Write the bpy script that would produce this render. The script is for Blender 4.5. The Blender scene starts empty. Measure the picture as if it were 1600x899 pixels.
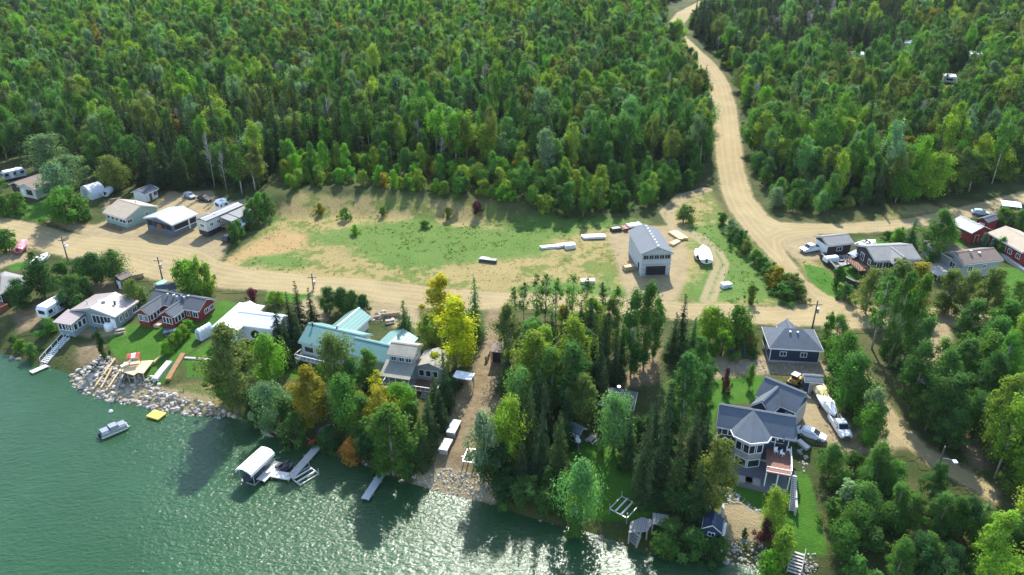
import bpy, math, random
import numpy as np
from mathutils import Vector, Matrix

# ------------------------------------------------------------------ camera, sky, sun, exposure
scn = bpy.context.scene
COL = scn.collection
PITCH = math.radians(27.5); CAMZ = 84.0; FPX = 1200.0; CX, CY = 800.0, 449.5
cam_d = bpy.data.cameras.new('camera'); cam_d.sensor_width = 36; cam_d.lens = 36*FPX/1600
cam_d.clip_end = 9000; cam_d.clip_start = 1
cam = bpy.data.objects.new('camera', cam_d); COL.objects.link(cam)
cam.location = (0, 0, CAMZ); cam.rotation_euler = (math.pi/2-PITCH, 0, 0)
scn.camera = cam
SUN_EL, SUN_AZ = math.radians(43), math.radians(6)
world = bpy.data.worlds.new('World'); scn.world = world; world.use_nodes = True
wn = world.node_tree; bg = wn.nodes['Background']
sky = wn.nodes.new('ShaderNodeTexSky'); sky.sky_type = 'NISHITA'; sky.sun_disc = False
sky.sun_elevation = SUN_EL; sky.sun_rotation = SUN_AZ; sky.air_density = 1.0; sky.dust_density = 0.6
wn.links.new(sky.outputs[0], bg.inputs[0]); bg.inputs[1].default_value = 0.15
sun_d = bpy.data.lights.new('sun', 'SUN'); sun_d.energy = 3.5; sun_d.angle = math.radians(0.53); sun_d.color = (1, 0.95, 0.87)
sun = bpy.data.objects.new('sun', sun_d); COL.objects.link(sun); sun.location = (0, 0, 300)
SV = Vector((math.sin(SUN_AZ)*math.cos(SUN_EL), math.cos(SUN_AZ)*math.cos(SUN_EL), math.sin(SUN_EL)))
sun.rotation_euler = SV.to_track_quat('Z', 'Y').to_euler()
scn.view_settings.view_transform = 'Standard'; scn.view_settings.look = 'None'
scn.view_settings.exposure = 1.48; scn.view_settings.gamma = 1; scn.view_settings.use_curve_mapping = False
R = random.Random(7); NR = np.random.default_rng(11)

# ------------------------------------------------------------------ pixel <-> place
cS, sS = math.cos(PITCH), math.sin(PITCH)
def at_z(px, py, z):
    """point on the height z seen at pixel (px,py)"""
    px = np.asarray(px, float); py = np.asarray(py, float)
    v = (py-CY)/FPX; h = (px-CX)/FPX
    dn = sS+v*cS; fw = cS-v*sS
    t = (CAMZ-z)/dn
    return h*t, fw*t
def to_px(x, y, z):
    dep = y*cS-(z-CAMZ)*sS; up = y*sS+(z-CAMZ)*cS
    return CX+FPX*x/dep, CY-FPX*up/dep
def seg_dist(x, y, poly, closed=True):
    P = np.asarray(poly, float); Q = np.roll(P, -1, 0)
    if not closed: P, Q = P[:-1], Q[:-1]
    best = np.full(x.shape, 1e18)
    for (ax, ay), (bx, by) in zip(P, Q):
        dx, dy = bx-ax, by-ay; L = dx*dx+dy*dy+1e-12
        t = np.clip(((x-ax)*dx+(y-ay)*dy)/L, 0, 1)
        best = np.minimum(best, (x-ax-t*dx)**2+(y-ay-t*dy)**2)
    return np.sqrt(best)
def inside(x, y, poly):
    P = np.asarray(poly, float); Q = np.roll(P, -1, 0); r = np.zeros(x.shape, bool)
    for (ax, ay), (bx, by) in zip(P, Q):
        if ay == by: continue
        c = ((ay > y) != (by > y)) & (x < (bx-ax)*(y-ay)/(by-ay)+ax)
        r ^= c
    return r
def sdf(x, y, poly):
    d = seg_dist(x, y, poly); return np.where(inside(x, y, poly), d, -d)

SHORE_PX = [(-60,532),(0,553),(28,562),(55,572),(85,578),(112,586),(113,602),(132,614),(165,624),(205,633),(250,641),(300,649),
 (350,651),(385,657),(412,675),(445,692),(482,702),(512,712),(545,718),(572,731),(602,741),(640,756),(680,768),(720,778),(772,790),
 (805,803),(842,815),(882,825),(922,835),(962,848),(988,862),(1030,870),(1085,873),(1140,880),(1185,890),(1225,902),(1262,912),(1320,925),(1420,950),(1560,985)]
_sx, _sy = at_z([p[0] for p in SHORE_PX], [p[1] for p in SHORE_PX], 0.0)
SHORE = list(zip(_sx, _sy))
_d0 = (SHORE[0][0]-SHORE[4][0], SHORE[0][1]-SHORE[4][1]); _n = math.hypot(*_d0)
_l = (SHORE[0][0]+_d0[0]/_n*900, SHORE[0][1]+_d0[1]/_n*900)
_r = (SHORE[-1][0]+700, SHORE[-1][1]-160)
LAKE = [_l]+SHORE+[_r, (1500, -900), (-2500, -900), (-2500, _l[1])]
BANK_PX = [(380,352),(430,338),(520,330),(640,335),(760,345),(830,350),(900,345)]
_bx, _by = at_z([p[0] for p in BANK_PX], [p[1] for p in BANK_PX], 7.0)
BANK = np.array([_bx, _by]).T
def zfun(x, y):
    x = np.asarray(x, float); y = np.asarray(y, float)
    sh = x.shape; x = np.atleast_1d(x).ravel(); y = np.atleast_1d(y).ravel()
    s = -sdf(x, y, LAKE)
    z = np.interp(s, [-60,-6,-1,0.6,2.5,6,14,30,60,120,400,4000], [-6,-2,-.5,.12,1.0,2.2,3.4,4.8,6,6.8,13,90])
    by = np.interp(x, BANK[:, 0], BANK[:, 1])
    t = np.clip((y-by+3)/13.0, 0, 1); t = t*t*(3-2*t)
    w = np.clip((x-BANK[0, 0]+14)/16, 0, 1)*np.clip((BANK[-1, 0]+14-x)/26, 0, 1)
    z = z+4.2*t*w*np.clip(1.6-(y-by)/140, .0, 1)
    land = np.clip(s/6, 0, 1)
    z = z+land*(0.16*np.sin(x*.21+1.3)*np.sin(y*.17)+.10*np.sin(x*.53)*np.sin(y*.47+.8))
    return z.reshape(sh)
def P(px, py=None, h=0.0):
    if py is None: px, py = px
    px = np.asarray(px, float); py = np.asarray(py, float)
    z = np.full(px.shape, 5.0)
    for i in range(17):
        x, y = at_z(px, py, z); z = z+(zfun(x, y)+h-z)*.6
    x, y = at_z(px, py, z)
    return x, y, z
def P3(px, py, h=0.0):
    x, y, z = P(np.array([float(px)]), np.array([float(py)]), h); return Vector((x[0], y[0], z[0]))
def Z1(x, y): return float(zfun(np.array([x]), np.array([y]))[0])
def W(pxs, h=0.0):
    x, y, z = P(np.array([p[0] for p in pxs], float), np.array([p[1] for p in pxs], float), h)
    return list(zip(x, y))
def px_per_m(p):
    return FPX/(p.y*cS-(p.z-CAMZ)*sS)

# ------------------------------------------------------------------ materials
def _nt(name):
    m = bpy.data.materials.new(name); m.use_nodes = True; nt = m.node_tree
    return m, nt, nt.nodes['Principled BSDF']
def _noise(nt, scale, detail=4, coord='Object', vec=None, rough=.6):
    n = nt.nodes.new('ShaderNodeTexNoise'); n.inputs['Scale'].default_value = scale; n.inputs['Detail'].default_value = detail
    n.inputs['Roughness'].default_value = rough
    if vec is None:
        tc = nt.nodes.new('ShaderNodeTexCoord'); vec = tc.outputs[coord]
    nt.links.new(vec, n.inputs['Vector']); return n.outputs['Fac']
def _math(nt, op, a, b=None, c=None):
    n = nt.nodes.new('ShaderNodeMath'); n.operation = op
    for i, v in enumerate((a, b, c)):
        if v is None: continue
        if isinstance(v, (int, float)): n.inputs[i].default_value = v
        else: nt.links.new(v, n.inputs[i])
    return n.outputs[0]
def _mix(nt, f, a, b, blend='MIX'):
    n = nt.nodes.new('ShaderNodeMix'); n.data_type = 'RGBA'; n.blend_type = blend
    for i, v in ((0, f), (6, a), (7, b)):
        if isinstance(v, (int, float)): n.inputs[i].default_value = v
        elif isinstance(v, tuple): n.inputs[i].default_value = (*v[:3], 1)
        else: nt.links.new(v, n.inputs[i])
    return n.outputs[2]
def _ramp(nt, f, lo, hi):
    n = nt.nodes.new('ShaderNodeMapRange'); n.interpolation_type = 'SMOOTHSTEP'
    nt.links.new(f, n.inputs[0]); n.inputs[1].default_value = lo; n.inputs[2].default_value = hi
    return n.outputs[0]
MATS = {}
def M(name, col=None, rough=.7, var=.22, scale=1.3, metal=0.0, bump=.0, stripe=None, fine=9.0, dirt=0.0, spec=.4):
    """plain procedural surface: broad and fine noise in the colour, optional ribs (axis, spacing, depth)"""
    if name in MATS: return MATS[name]
    m, nt, b = _nt(name)
    n1 = _noise(nt, scale); n2 = _noise(nt, fine, 3)
    v = _math(nt, 'ADD', _math(nt, 'MULTIPLY', n1, var*1.4), _math(nt, 'MULTIPLY', n2, var))
    v = _math(nt, 'ADD', v, 1-var*1.2)
    c = _mix(nt, 1.0, col, (1, 1, 1), 'MULTIPLY')
    cc = nt.nodes.new('ShaderNodeVectorMath'); cc.operation = 'SCALE'
    nt.links.new(c, cc.inputs[0]); nt.links.new(v, cc.inputs['Scale']); out = cc.outputs[0]
    if dirt:
        k = _ramp(nt, _noise(nt, scale*.6, 5), .5, .75)
        out = _mix(nt, _math(nt, 'MULTIPLY', k, dirt), out, (.16, .12, .07))
    if stripe:
        ax, sp, dep = stripe
        tc = nt.nodes.new('ShaderNodeTexCoord'); sx = nt.nodes.new('ShaderNodeSeparateXYZ'); nt.links.new(tc.outputs['Object'], sx.inputs[0])
        w = _math(nt, 'SINE', _math(nt, 'MULTIPLY', sx.outputs[ax], 2*math.pi/sp))
        k = _ramp(nt, w, .55, .98)
        out = _mix(nt, _math(nt, 'MULTIPLY', k, dep), out, (0.02, 0.02, 0.02))
        bp = nt.nodes.new('ShaderNodeBump'); bp.inputs['Strength'].default_value = .12; bp.inputs['Distance'].default_value = .03
        nt.links.new(w, bp.inputs['Height']); nt.links.new(bp.outputs[0], b.inputs['Normal'])
    elif bump:
        bp = nt.nodes.new('ShaderNodeBump'); bp.inputs['Strength'].default_value = bump; bp.inputs['Distance'].default_value = .05
        nt.links.new(n2, bp.inputs['Height']); nt.links.new(bp.outputs[0], b.inputs['Normal'])
    nt.links.new(out, b.inputs['Base Color']); b.inputs['Roughness'].default_value = rough; b.inputs['Metallic'].default_value = metal
    b.inputs['Specular IOR Level'].default_value = spec
    MATS[name] = m; return m

# ------------------------------------------------------------------ objects
def tag(o, label=None, cat=None, group=None, kind=None):
    if label: o['label'] = label
    if cat: o['category'] = cat
    if group: o['group'] = group
    if kind: o['kind'] = kind
    return o
def mesh(name, verts, faces, mats=None, smooth=False):
    me = bpy.data.meshes.new(name); me.from_pydata([tuple(v) for v in verts], [], [tuple(f) for f in faces]); me.update()
    for m in (mats if isinstance(mats, (list, tuple)) else [mats]):
        if m: me.materials.append(m)
    if smooth:
        me.polygons.foreach_set('use_smooth', [True]*len(me.polygons))
    return me
def obj(name, me, parent=None, loc=None, rz=0.0, rot=None):
    o = bpy.data.objects.new(name, me); COL.objects.link(o)
    if parent: o.parent = parent
    if loc is not None: o.location = loc
    if rot is not None: o.rotation_euler = rot
    elif rz: o.rotation_euler = (0, 0, rz)
    return o
def empty(name, loc, rz=0.0):
    o = bpy.data.objects.new(name, None); COL.objects.link(o); o.empty_display_size = .5
    o.location = loc; o.rotation_euler = (0, 0, rz); return o
class MB:
    """collects boxes, tubes and prisms into one mesh"""
    def __init__(s): s.v = []; s.f = []
    def add(s, v, f):
        n = len(s.v); s.v += [tuple(p) for p in v]; s.f += [tuple(i+n for i in q) for q in f]; return s
    def box(s, x0, y0, z0, x1, y1, z1):
        return s.add([(x0,y0,z0),(x1,y0,z0),(x1,y1,z0),(x0,y1,z0),(x0,y0,z1),(x1,y0,z1),(x1,y1,z1),(x0,y1,z1)],
                     [(0,3,2,1),(4,5,6,7),(0,1,5,4),(1,2,6,5),(2,3,7,6),(3,0,4,7)])
    def prism(s, pts, a, b, axis='x'):
        """cross-section pts (p,q) extruded from a to b; axis x: (y,z), axis y: (x,z), axis z: (x,y)"""
        n = len(pts)
        f3 = {'x': lambda t, p, q: (t, p, q), 'y': lambda t, p, q: (p, t, q), 'z': lambda t, p, q: (p, q, t)}[axis]
        v = [f3(a, p, q) for p, q in pts]+[f3(b, p, q) for p, q in pts]
        f = [tuple(range(n)), tuple(range(2*n-1, n-1, -1))]+[(i, i+n, (i+1) % n+n, (i+1) % n) for i in range(n)]
        return s.add(v, f)
    def bar(s, p, q, w, h=None):
        p, q = Vector(p), Vector(q); d = (q-p); L = d.length; h = h or w
        if L < 1e-6: return s
        d /= L; up = Vector((0, 0, 1)) if abs(d.z) < .95 else Vector((1, 0, 0))
        a = d.cross(up).normalized(); b = a.cross(d)
        v = [p+a*i*w/2+b*j*h/2 for i, j in ((-1,-1),(1,-1),(1,1),(-1,1))]+[q+a*i*w/2+b*j*h/2 for i, j in ((-1,-1),(1,-1),(1,1),(-1,1))]
        return s.add(v, [(0,3,2,1),(4,5,6,7),(0,1,5,4),(1,2,6,5),(2,3,7,6),(3,0,4,7)])
    def tube(s, pts, rad, n=7):
        pts = [Vector(p) for p in pts]; rings = []
        for i, p in enumerate(pts):
            d = (pts[min(i+1, len(pts)-1)]-pts[max(i-1, 0)]).normalized()
            up = Vector((0, 0, 1)) if abs(d.z) < .9 else Vector((1, 0, 0))
            a = d.cross(up).normalized(); b = a.cross(d); r = rad[i] if isinstance(rad, (list, tuple)) else rad
            rings.append([p+(a*math.cos(2*math.pi*k/n)+b*math.sin(2*math.pi*k/n))*r for k in range(n)])
        v = [q for r_ in rings for q in r_]; f = []
        for i in range(len(pts)-1):
            for k in range(n): f.append((i*n+k, i*n+(k+1) % n, (i+1)*n+(k+1) % n, (i+1)*n+k))
        f += [tuple(range(n-1, -1, -1)), tuple(range((len(pts)-1)*n, len(pts)*n))]
        return s.add(v, f)
    def loft(s, rings, cap=True, closed=True):
        n = len(rings[0]); v = [p for r_ in rings for p in r_]; f = []
        for i in range(len(rings)-1):
            for k in range(n if closed else n-1): f.append((i*n+k, i*n+(k+1) % n, (i+1)*n+(k+1) % n, (i+1)*n+k))
        if cap: f += [tuple(range(n-1, -1, -1)), tuple(range((len(rings)-1)*n, len(rings)*n))]
        return s.add(v, f)
    def mesh(s, name, mat, smooth=False): return mesh(name, s.v, s.f, mat, smooth)
    def obj(s, name, mat, parent=None, smooth=False, loc=None, rz=0.0): return obj(name, s.mesh(name, mat, smooth), parent, loc, rz)
def copy_tree(o, parent=None):
    c = o.copy(); COL.objects.link(c); c.parent = parent
    for ch in o.children: copy_tree(ch, c)
    return c
# ------------------------------------------------------------------ areas of the ground, outlined on the photograph
AREA = {
 'road': [
  [(-40,326),(0,338),(60,352),(110,365),(160,372),(230,378),(300,388),(350,410),(420,425),(560,436),(700,452),(800,458),(900,462),(1000,468),
   (1080,474),(1200,480),(1255,476),(1262,468),(1245,452),(1200,400),(1160,356),(1140,330),(1127,300),(1119,250),(1113,180),(1101,130),(1081,97),(1064,68),(1052,48),(1046,34),
   (1058,20),(1085,6),(1110,-6),(1124,-6),(1098,10),(1078,26),(1068,38),(1066,52),(1092,77),(1121,104),(1141,134),(1151,170),(1158,220),(1164,270),(1177,310),(1202,340),
   (1222,348),(1300,351),(1400,344),(1460,334),(1530,318),(1620,293),(1620,312),(1540,336),(1470,350),(1400,361),(1300,366),(1236,370),
   (1222,376),(1228,396),(1262,440),(1290,460),(1335,478),(1400,480),(1480,482),(1620,486),(1620,516),(1480,510),(1380,512),(1318,516),
   (1335,545),(1352,580),(1385,628),(1412,662),(1450,700),(1490,722),(1560,765),(1560,790),(1470,742),(1420,702),(1385,668),(1360,625),(1330,575),(1302,532),(1284,510),
   (1200,508),(1080,500),(900,488),(800,482),(760,484),(650,482),(560,468),(430,456),(350,452),(310,442),(250,440),(200,428),(150,410),(100,402),(45,388),(0,376),(-40,362)]],
 'pad': [
  [(950,366),(985,352),(1052,354),(1076,396),(1072,440),(1056,472),(985,472),(968,430)],
  [(70,345),(150,352),(172,342),(160,318),(190,310),(225,345),(262,300),(330,298),(352,318),(400,308),(372,350),(345,408),(300,398),(230,385),(160,378)],
  [(1214,352),(1236,356),(1290,372),(1296,400),(1275,408),(1240,404),(1222,386)],
  [(-40,372),(0,372),(40,388),(60,408),(30,410),(0,420),(-40,440)],
  [(560,470),(650,478),(660,515),(625,520),(600,500),(570,498)],
  [(1244,626),(1262,612),(1290,600),(1306,640),(1338,680),(1318,700),(1290,694),(1262,690),(1248,668)],
  [(1420,490),(1482,486),(1488,530),(1470,572),(1440,575),(1436,530)],
  [(1100,560),(1130,548),(1195,556),(1290,566),(1300,592),(1260,590),(1210,584),(1130,590),(1095,600)],
  [(1290,688),(1340,672),(1394,660),(1420,700),(1360,712),(1300,706)],
  [(130,495),(190,505),(195,522),(150,530),(110,520)],
  [(470,470),(490,462),(512,500),(470,530),(452,560),(440,552),(460,520)]],
 'dirt': [
  [(762,478),(792,478),(782,520),(790,560),(806,590),(796,630),(765,650),(748,700),(740,742),(650,742),(672,700),(700,640),(716,610),(740,580),(752,540)],
  [(1012,484),(1036,482),(1032,540),(1026,595),(990,606),(968,596),(1000,560)],
  [(20,488),(70,470),(80,490),(50,515),(30,520)],
  [(100,440),(190,440),(205,462),(160,470),(110,500),(90,470)],
  [(120,545),(165,528),(160,560),(120,575)],
  [(1496,690),(1520,650),(1535,690),(1545,730),(1520,730)]],
 'orange': [[(346,412),(395,380),(430,362),(480,366),(476,388),(430,398),(390,402),(362,416)]],
 'field': [[(335,425),(400,372),(420,340),(470,300),(600,306),(770,316),(800,352),(900,352),(1000,356),(1048,352),(1092,396),(1096,440),(1110,470),(1000,470),(800,462),(560,440),(400,430)],
  [(1040,330),(1060,312),(1110,300),(1140,345),(1190,400),(1255,470),(1200,480),(1080,478),(1050,400)],
  [(1240,395),(1280,410),(1345,470),(1330,482),(1290,462),(1258,432)],
  [(1370,350),(1400,320),(1450,318),(1480,330),(1380,345)],
  [(1118,795),(1130,788),(1190,800),(1192,845),(1130,842)],
  [(275,600),(330,600),(370,630),(350,648),(280,630)]],
 'weeds': [
  [(385,402),(440,390),(482,402),(478,424),(420,428),(380,418)],
  [(490,362),(560,346),(640,344),(720,350),(800,356),(870,372),(862,400),(800,412),(720,420),(660,422),(590,412),(540,396),(500,384)],
  [(785,350),(830,338),(900,338),(1000,342),(1002,356),(930,362),(880,372),(820,386),(790,372)],
  [(1056,352),(1130,346),(1186,398),(1246,460),(1206,476),(1130,476),(1090,470),(1078,440),(1082,400),(1062,364)],
  [(345,420),(392,380),(420,346),(436,340),(424,364),(372,400)],
  [(780,452),(860,440),(960,436),(985,462),(900,466),(800,470)]],
 'lawn': [
  [(165,535),(178,508),(232,506),(300,500),(345,470),(372,474),(330,520),(296,552),(268,596),(236,604),(222,598),(240,566),(185,562)],
  [(292,560),(330,532),(352,540),(350,592),(290,590)],
  [(440,560),(470,540),(545,560),(535,600),(445,590)],
  [(1108,598),(1130,588),(1198,588),(1204,606),(1180,630),(1122,634),(1112,690),(1100,690)],
  [(1138,764),(1150,750),(1262,736),(1278,795),(1294,868),(1236,874),(1204,812),(1160,782)],
  [(1304,424),(1330,414),(1352,430),(1356,442),(1320,446)],
  [(1254,412),(1290,420),(1326,464),(1300,470),(1262,434)],
  [(1556,418),(1620,420),(1620,480),(1570,478),(1550,440)],
  [(1478,370),(1510,372),(1498,396),(1470,396)],
  [(12,408),(50,398),(60,404),(40,422),(15,424)],
  [(-40,318),(20,322),(90,312),(92,334),(60,346),(0,334),(-40,324)],
  [(875,680),(950,690),(1045,780),(1010,812),(930,815),(880,770)],
  [(420,452),(500,460),(480,474),(412,470)],
  [(1338,374),(1400,370),(1392,388),(1345,386)]],
 'sand': [[(1128,792),(1152,785),(1192,802),(1192,846),(1130,842)], [(645,742),(690,728),(762,745),(790,772),(772,788),(700,775),(650,758)],
  [(196,640),(350,650),(330,622),(280,610),(200,600),(115,590),(114,605)]],
}
TRACK_PX = [(1104,296),(1064,308),(1040,332),(1056,356),(1090,370),(1118,394),(1128,414),(1116,444),(1106,470)]
AREAW = {k: [W(p) for p in v] for k, v in AREA.items()}
TRACK = W(TRACK_PX)
def dens(a, b, step):
    return list(np.arange(a, b, step))
gx = sorted(set([-4000,-2500,-1600,-1100,-800,-620,-500,-420,-350,-290,-240,-200,-170]+dens(-150, 150, 1.0)+[150,170,200,240,290,350,420,500,620,800,1100,1600,2500,4000]))
gy = sorted(set([-900,-400,-150,-40,20,45,60]+dens(66, 262, 1.0)+dens(262, 420, 2.0)+dens(420, 760, 4.0)+[760,790,840,920,1050,1250,1600,2200,3200,5000]))
GX, GY = np.meshgrid(np.array(gx), np.array(gy)); nX, nY = len(gx), len(gy)
xf, yf = GX.ravel(), GY.ravel()
zf = zfun(xf, yf)
SD = {}
near = (np.abs(xf) < 420) & (yf < 800) & (yf > 40)
for k, polys in AREAW.items():
    d = np.full(xf.shape, -60.0)
    for p in polys:
        pa = np.array(p); bb = near & (xf > pa[:, 0].min()-14) & (xf < pa[:, 0].max()+14) & (yf > pa[:, 1].min()-14) & (yf < pa[:, 1].max()+14)
        d[bb] = np.maximum(d[bb], sdf(xf[bb], yf[bb], p))
    SD[k] = np.clip(d, -60, 60)
td = np.full(xf.shape, 60.0); td[near] = seg_dist(xf[near], yf[near], TRACK, False)
SD['track'] = 0.75-np.abs(td-1.0)
zf = zf+np.clip(SD['weeds'], 0, 1)*.06
def surf_attr(me, idx):
    for k, d in SD.items():
        a = me.attributes.new('sd_'+k, 'FLOAT', 'POINT'); a.data.foreach_set('value', d[idx].astype(np.float32))

gm, nt, b = _nt('ground_cover')
geo = nt.nodes.new('ShaderNodeNewGeometry'); POS = geo.outputs['Position']
def attr(k):
    n = nt.nodes.new('ShaderNodeAttribute'); n.attribute_name = 'sd_'+k; return n.outputs['Fac']
nb = _noise(nt, .09, 5, vec=POS); nm = _noise(nt, .55, 5, vec=POS); nf = _noise(nt, 2.8, 4, vec=POS); nff = _noise(nt, 9, 3, vec=POS)
mx = _math(nt, 'ADD', _math(nt, 'MULTIPLY', _math(nt, 'SUBTRACT', nm, .5), 5.0), _math(nt, 'MULTIPLY', _math(nt, 'SUBTRACT', nf, .5), 3.0))
def fac(k, amp, soft, off=0.0):
    return _ramp(nt, _math(nt, 'ADD', attr(k), _math(nt, 'MULTIPLY', mx, amp)), off-soft, off+soft)
base = _mix(nt, _ramp(nt, nb, .42, .62), (.055, .075, .020), (.12, .115, .042))
base = _mix(nt, _ramp(nt, nf, .45, .7), base, (.07, .115, .022))
straw = _mix(nt, _ramp(nt, nf, .35, .65), (.44, .345, .15), (.32, .265, .10))
grn = _mix(nt, _ramp(nt, nf, .35, .65), (.13, .20, .038), (.22, .23, .06))
fld = _mix(nt, _ramp(nt, _math(nt, 'ADD', nm, _math(nt, 'MULTIPLY', _math(nt, 'SUBTRACT', nb, .5), 1.6)), .46, .62), straw, grn)
c = _mix(nt, fac('field', .8, 1.6), base, fld)
wd = _mix(nt, _ramp(nt, nf, .38, .62), (.075, .19, .025), (.15, .24, .05))
wd = _mix(nt, _math(nt, 'MULTIPLY', _ramp(nt, nm, .58, .72), .7), wd, (.24, .23, .08))
c = _mix(nt, _math(nt, 'MULTIPLY', _ramp(nt, _math(nt, 'ADD', attr('weeds'), _math(nt, 'ADD', _math(nt, 'MULTIPLY', mx, 1.7), _math(nt, 'MULTIPLY', _math(nt, 'SUBTRACT', nb, .50), 14.0))), -2.0, 2.5), .92), c, wd)
lw = _mix(nt, _ramp(nt, nm, .35, .65), (.065, .20, .014), (.10, .235, .022))
lw = _mix(nt, _ramp(nt, nff, .4, .65), lw, (.04, .13, .012))
c = _mix(nt, fac('lawn', .12, .35), c, lw)
dt = _mix(nt, _ramp(nt, nm, .38, .65), (.33, .245, .14), (.22, .16, .085))
dt = _mix(nt, _ramp(nt, nff, .5, .75), dt, (.38, .30, .18))
c = _mix(nt, fac('dirt', .75, 1.0), c, dt)
og = _mix(nt, _ramp(nt, nf, .35, .65), (.50, .345, .15), (.40, .28, .12))
c = _mix(nt, fac('orange', 1.2, 1.6), c, og)
pdm = _mix(nt, _ramp(nt, nm, .35, .65), (.44, .345, .185), (.36, .285, .155))
pdm = _mix(nt, _ramp(nt, nff, .5, .8), pdm, (.22, .20, .16))
c = _mix(nt, fac('pad', .45, .8), c, pdm)
sd_ = _mix(nt, _ramp(nt, nff, .4, .65), (.46, .37, .20), (.36, .28, .15))
c = _mix(nt, fac('sand', .35, .6), c, sd_)
rd = _mix(nt, _ramp(nt, nb, .4, .6), (.47, .37, .185), (.41, .32, .16))
rd = _mix(nt, _ramp(nt, nff, .48, .8), rd, (.34, .275, .17))
ws = _math(nt, 'SINE', _math(nt, 'ADD', _math(nt, 'MULTIPLY', attr('road'), 3.6), _math(nt, 'MULTIPLY', mx, .55)))
rd = _mix(nt, _math(nt, 'MULTIPLY', _ramp(nt, ws, .1, .9), .38), rd, (.54, .44, .245))
rd = _mix(nt, _math(nt, 'MULTIPLY', _ramp(nt, _noise(nt, .9, 5, vec=POS), .55, .72), .4), rd, (.33, .26, .15))
c = _mix(nt, fac('road', .42, .8), c, rd)
c = _mix(nt, _math(nt, 'MULTIPLY', fac('track', .1, .35), .85), c, (.42, .335, .19))
gs = nt.nodes.new('ShaderNodeVectorMath'); gs.operation = 'SCALE'; gs.inputs['Scale'].default_value = .66; nt.links.new(c, gs.inputs[0])
nt.links.new(gs.outputs[0], b.inputs['Base Color']); b.inputs['Roughness'].default_value = .95; b.inputs['Specular IOR Level'].default_value = .15
bp = nt.nodes.new('ShaderNodeBump'); bp.inputs['Strength'].default_value = .55; bp.inputs['Distance'].default_value = .35
nt.links.new(_math(nt, 'ADD', nf, _math(nt, 'MULTIPLY', nff, .4)), bp.inputs['Height']); nt.links.new(bp.outputs[0], b.inputs['Normal'])

ii = np.arange(nX*nY).reshape(nY, nX)
quads = np.stack([ii[:-1, :-1], ii[:-1, 1:], ii[1:, 1:], ii[1:, :-1]], -1).reshape(-1, 4)
def sheet(name, q, lift, kind='structure'):
    idx, inv = np.unique(q.ravel(), return_inverse=True)
    me = bpy.data.meshes.new(name); n = len(idx)
    me.vertices.add(n); me.vertices.foreach_set('co', np.stack([xf[idx], yf[idx], zf[idx]+lift], 1).ravel())
    nf_ = len(q); me.loops.add(nf_*4); me.loops.foreach_set('vertex_index', inv.astype(np.int32))
    me.polygons.add(nf_); me.polygons.foreach_set('loop_start', np.arange(nf_)*4)
    me.update(calc_edges=True); me.polygons.foreach_set('use_smooth', np.ones(nf_, bool))
    surf_attr(me, idx); me.materials.append(gm)
    o = obj(name, me); o['kind'] = kind; return o
sheet('ground', quads, 0.0)
lift = .012
for nm_, k in (('field', 'field'), ('lawn', 'lawn'), ('dirt_path', 'dirt'), ('driveway', 'pad'), ('beach', 'sand'), ('gravel_road', 'road')):
    mk = (SD[k] > -2.2)[quads].all(1)
    sheet(nm_, quads[mk], lift); lift += .012

# ------------------------------------------------------------------ lake
wm, nt, b = _nt('lake_water')
geo = nt.nodes.new('ShaderNodeNewGeometry'); POS = geo.outputs['Position']
b.inputs['Roughness'].default_value = .17; b.inputs['IOR'].default_value = 1.33
n0 = _noise(nt, .035, 4, vec=POS)
cc = _mix(nt, _ramp(nt, n0, .4, .62), (.014, .055, .017), (.018, .065, .022))
nt.links.new(cc, b.inputs['Base Color'])
mp = nt.nodes.new('ShaderNodeMapping'); nt.links.new(POS, mp.inputs['Vector']); mp.inputs['Rotation'].default_value = (0, 0, -.5); mp.inputs['Scale'].default_value = (.7, 1.2, 1)
w1 = _noise(nt, .55, 3, vec=mp.outputs[0]); w2 = _noise(nt, 1.5, 4, vec=mp.outputs[0])
hgt = _math(nt, 'MULTIPLY', _math(nt, 'ADD', _math(nt, 'MULTIPLY', w1, .13), _math(nt, 'MULTIPLY', w2, .19)), _math(nt, 'ADD', _math(nt, 'MULTIPLY', _ramp(nt, _noise(nt, .03, 3, vec=POS), .3, .7), .6), .7))
bp = nt.nodes.new('ShaderNodeBump'); bp.inputs['Strength'].default_value = 1.0; bp.inputs['Distance'].default_value = 1.0
nt.links.new(hgt, bp.inputs['Height']); nt.links.new(bp.outputs[0], b.inputs['Normal'])
o = obj('lake_water', mesh('lake_water', [(-3000,-900,0),(1600,-900,0),(1600,70,0),(200,200,0),(-400,420,0),(-3000,1600,0)], [(0,1,2,3,4,5)], wm)); o['kind'] = 'structure'
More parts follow.
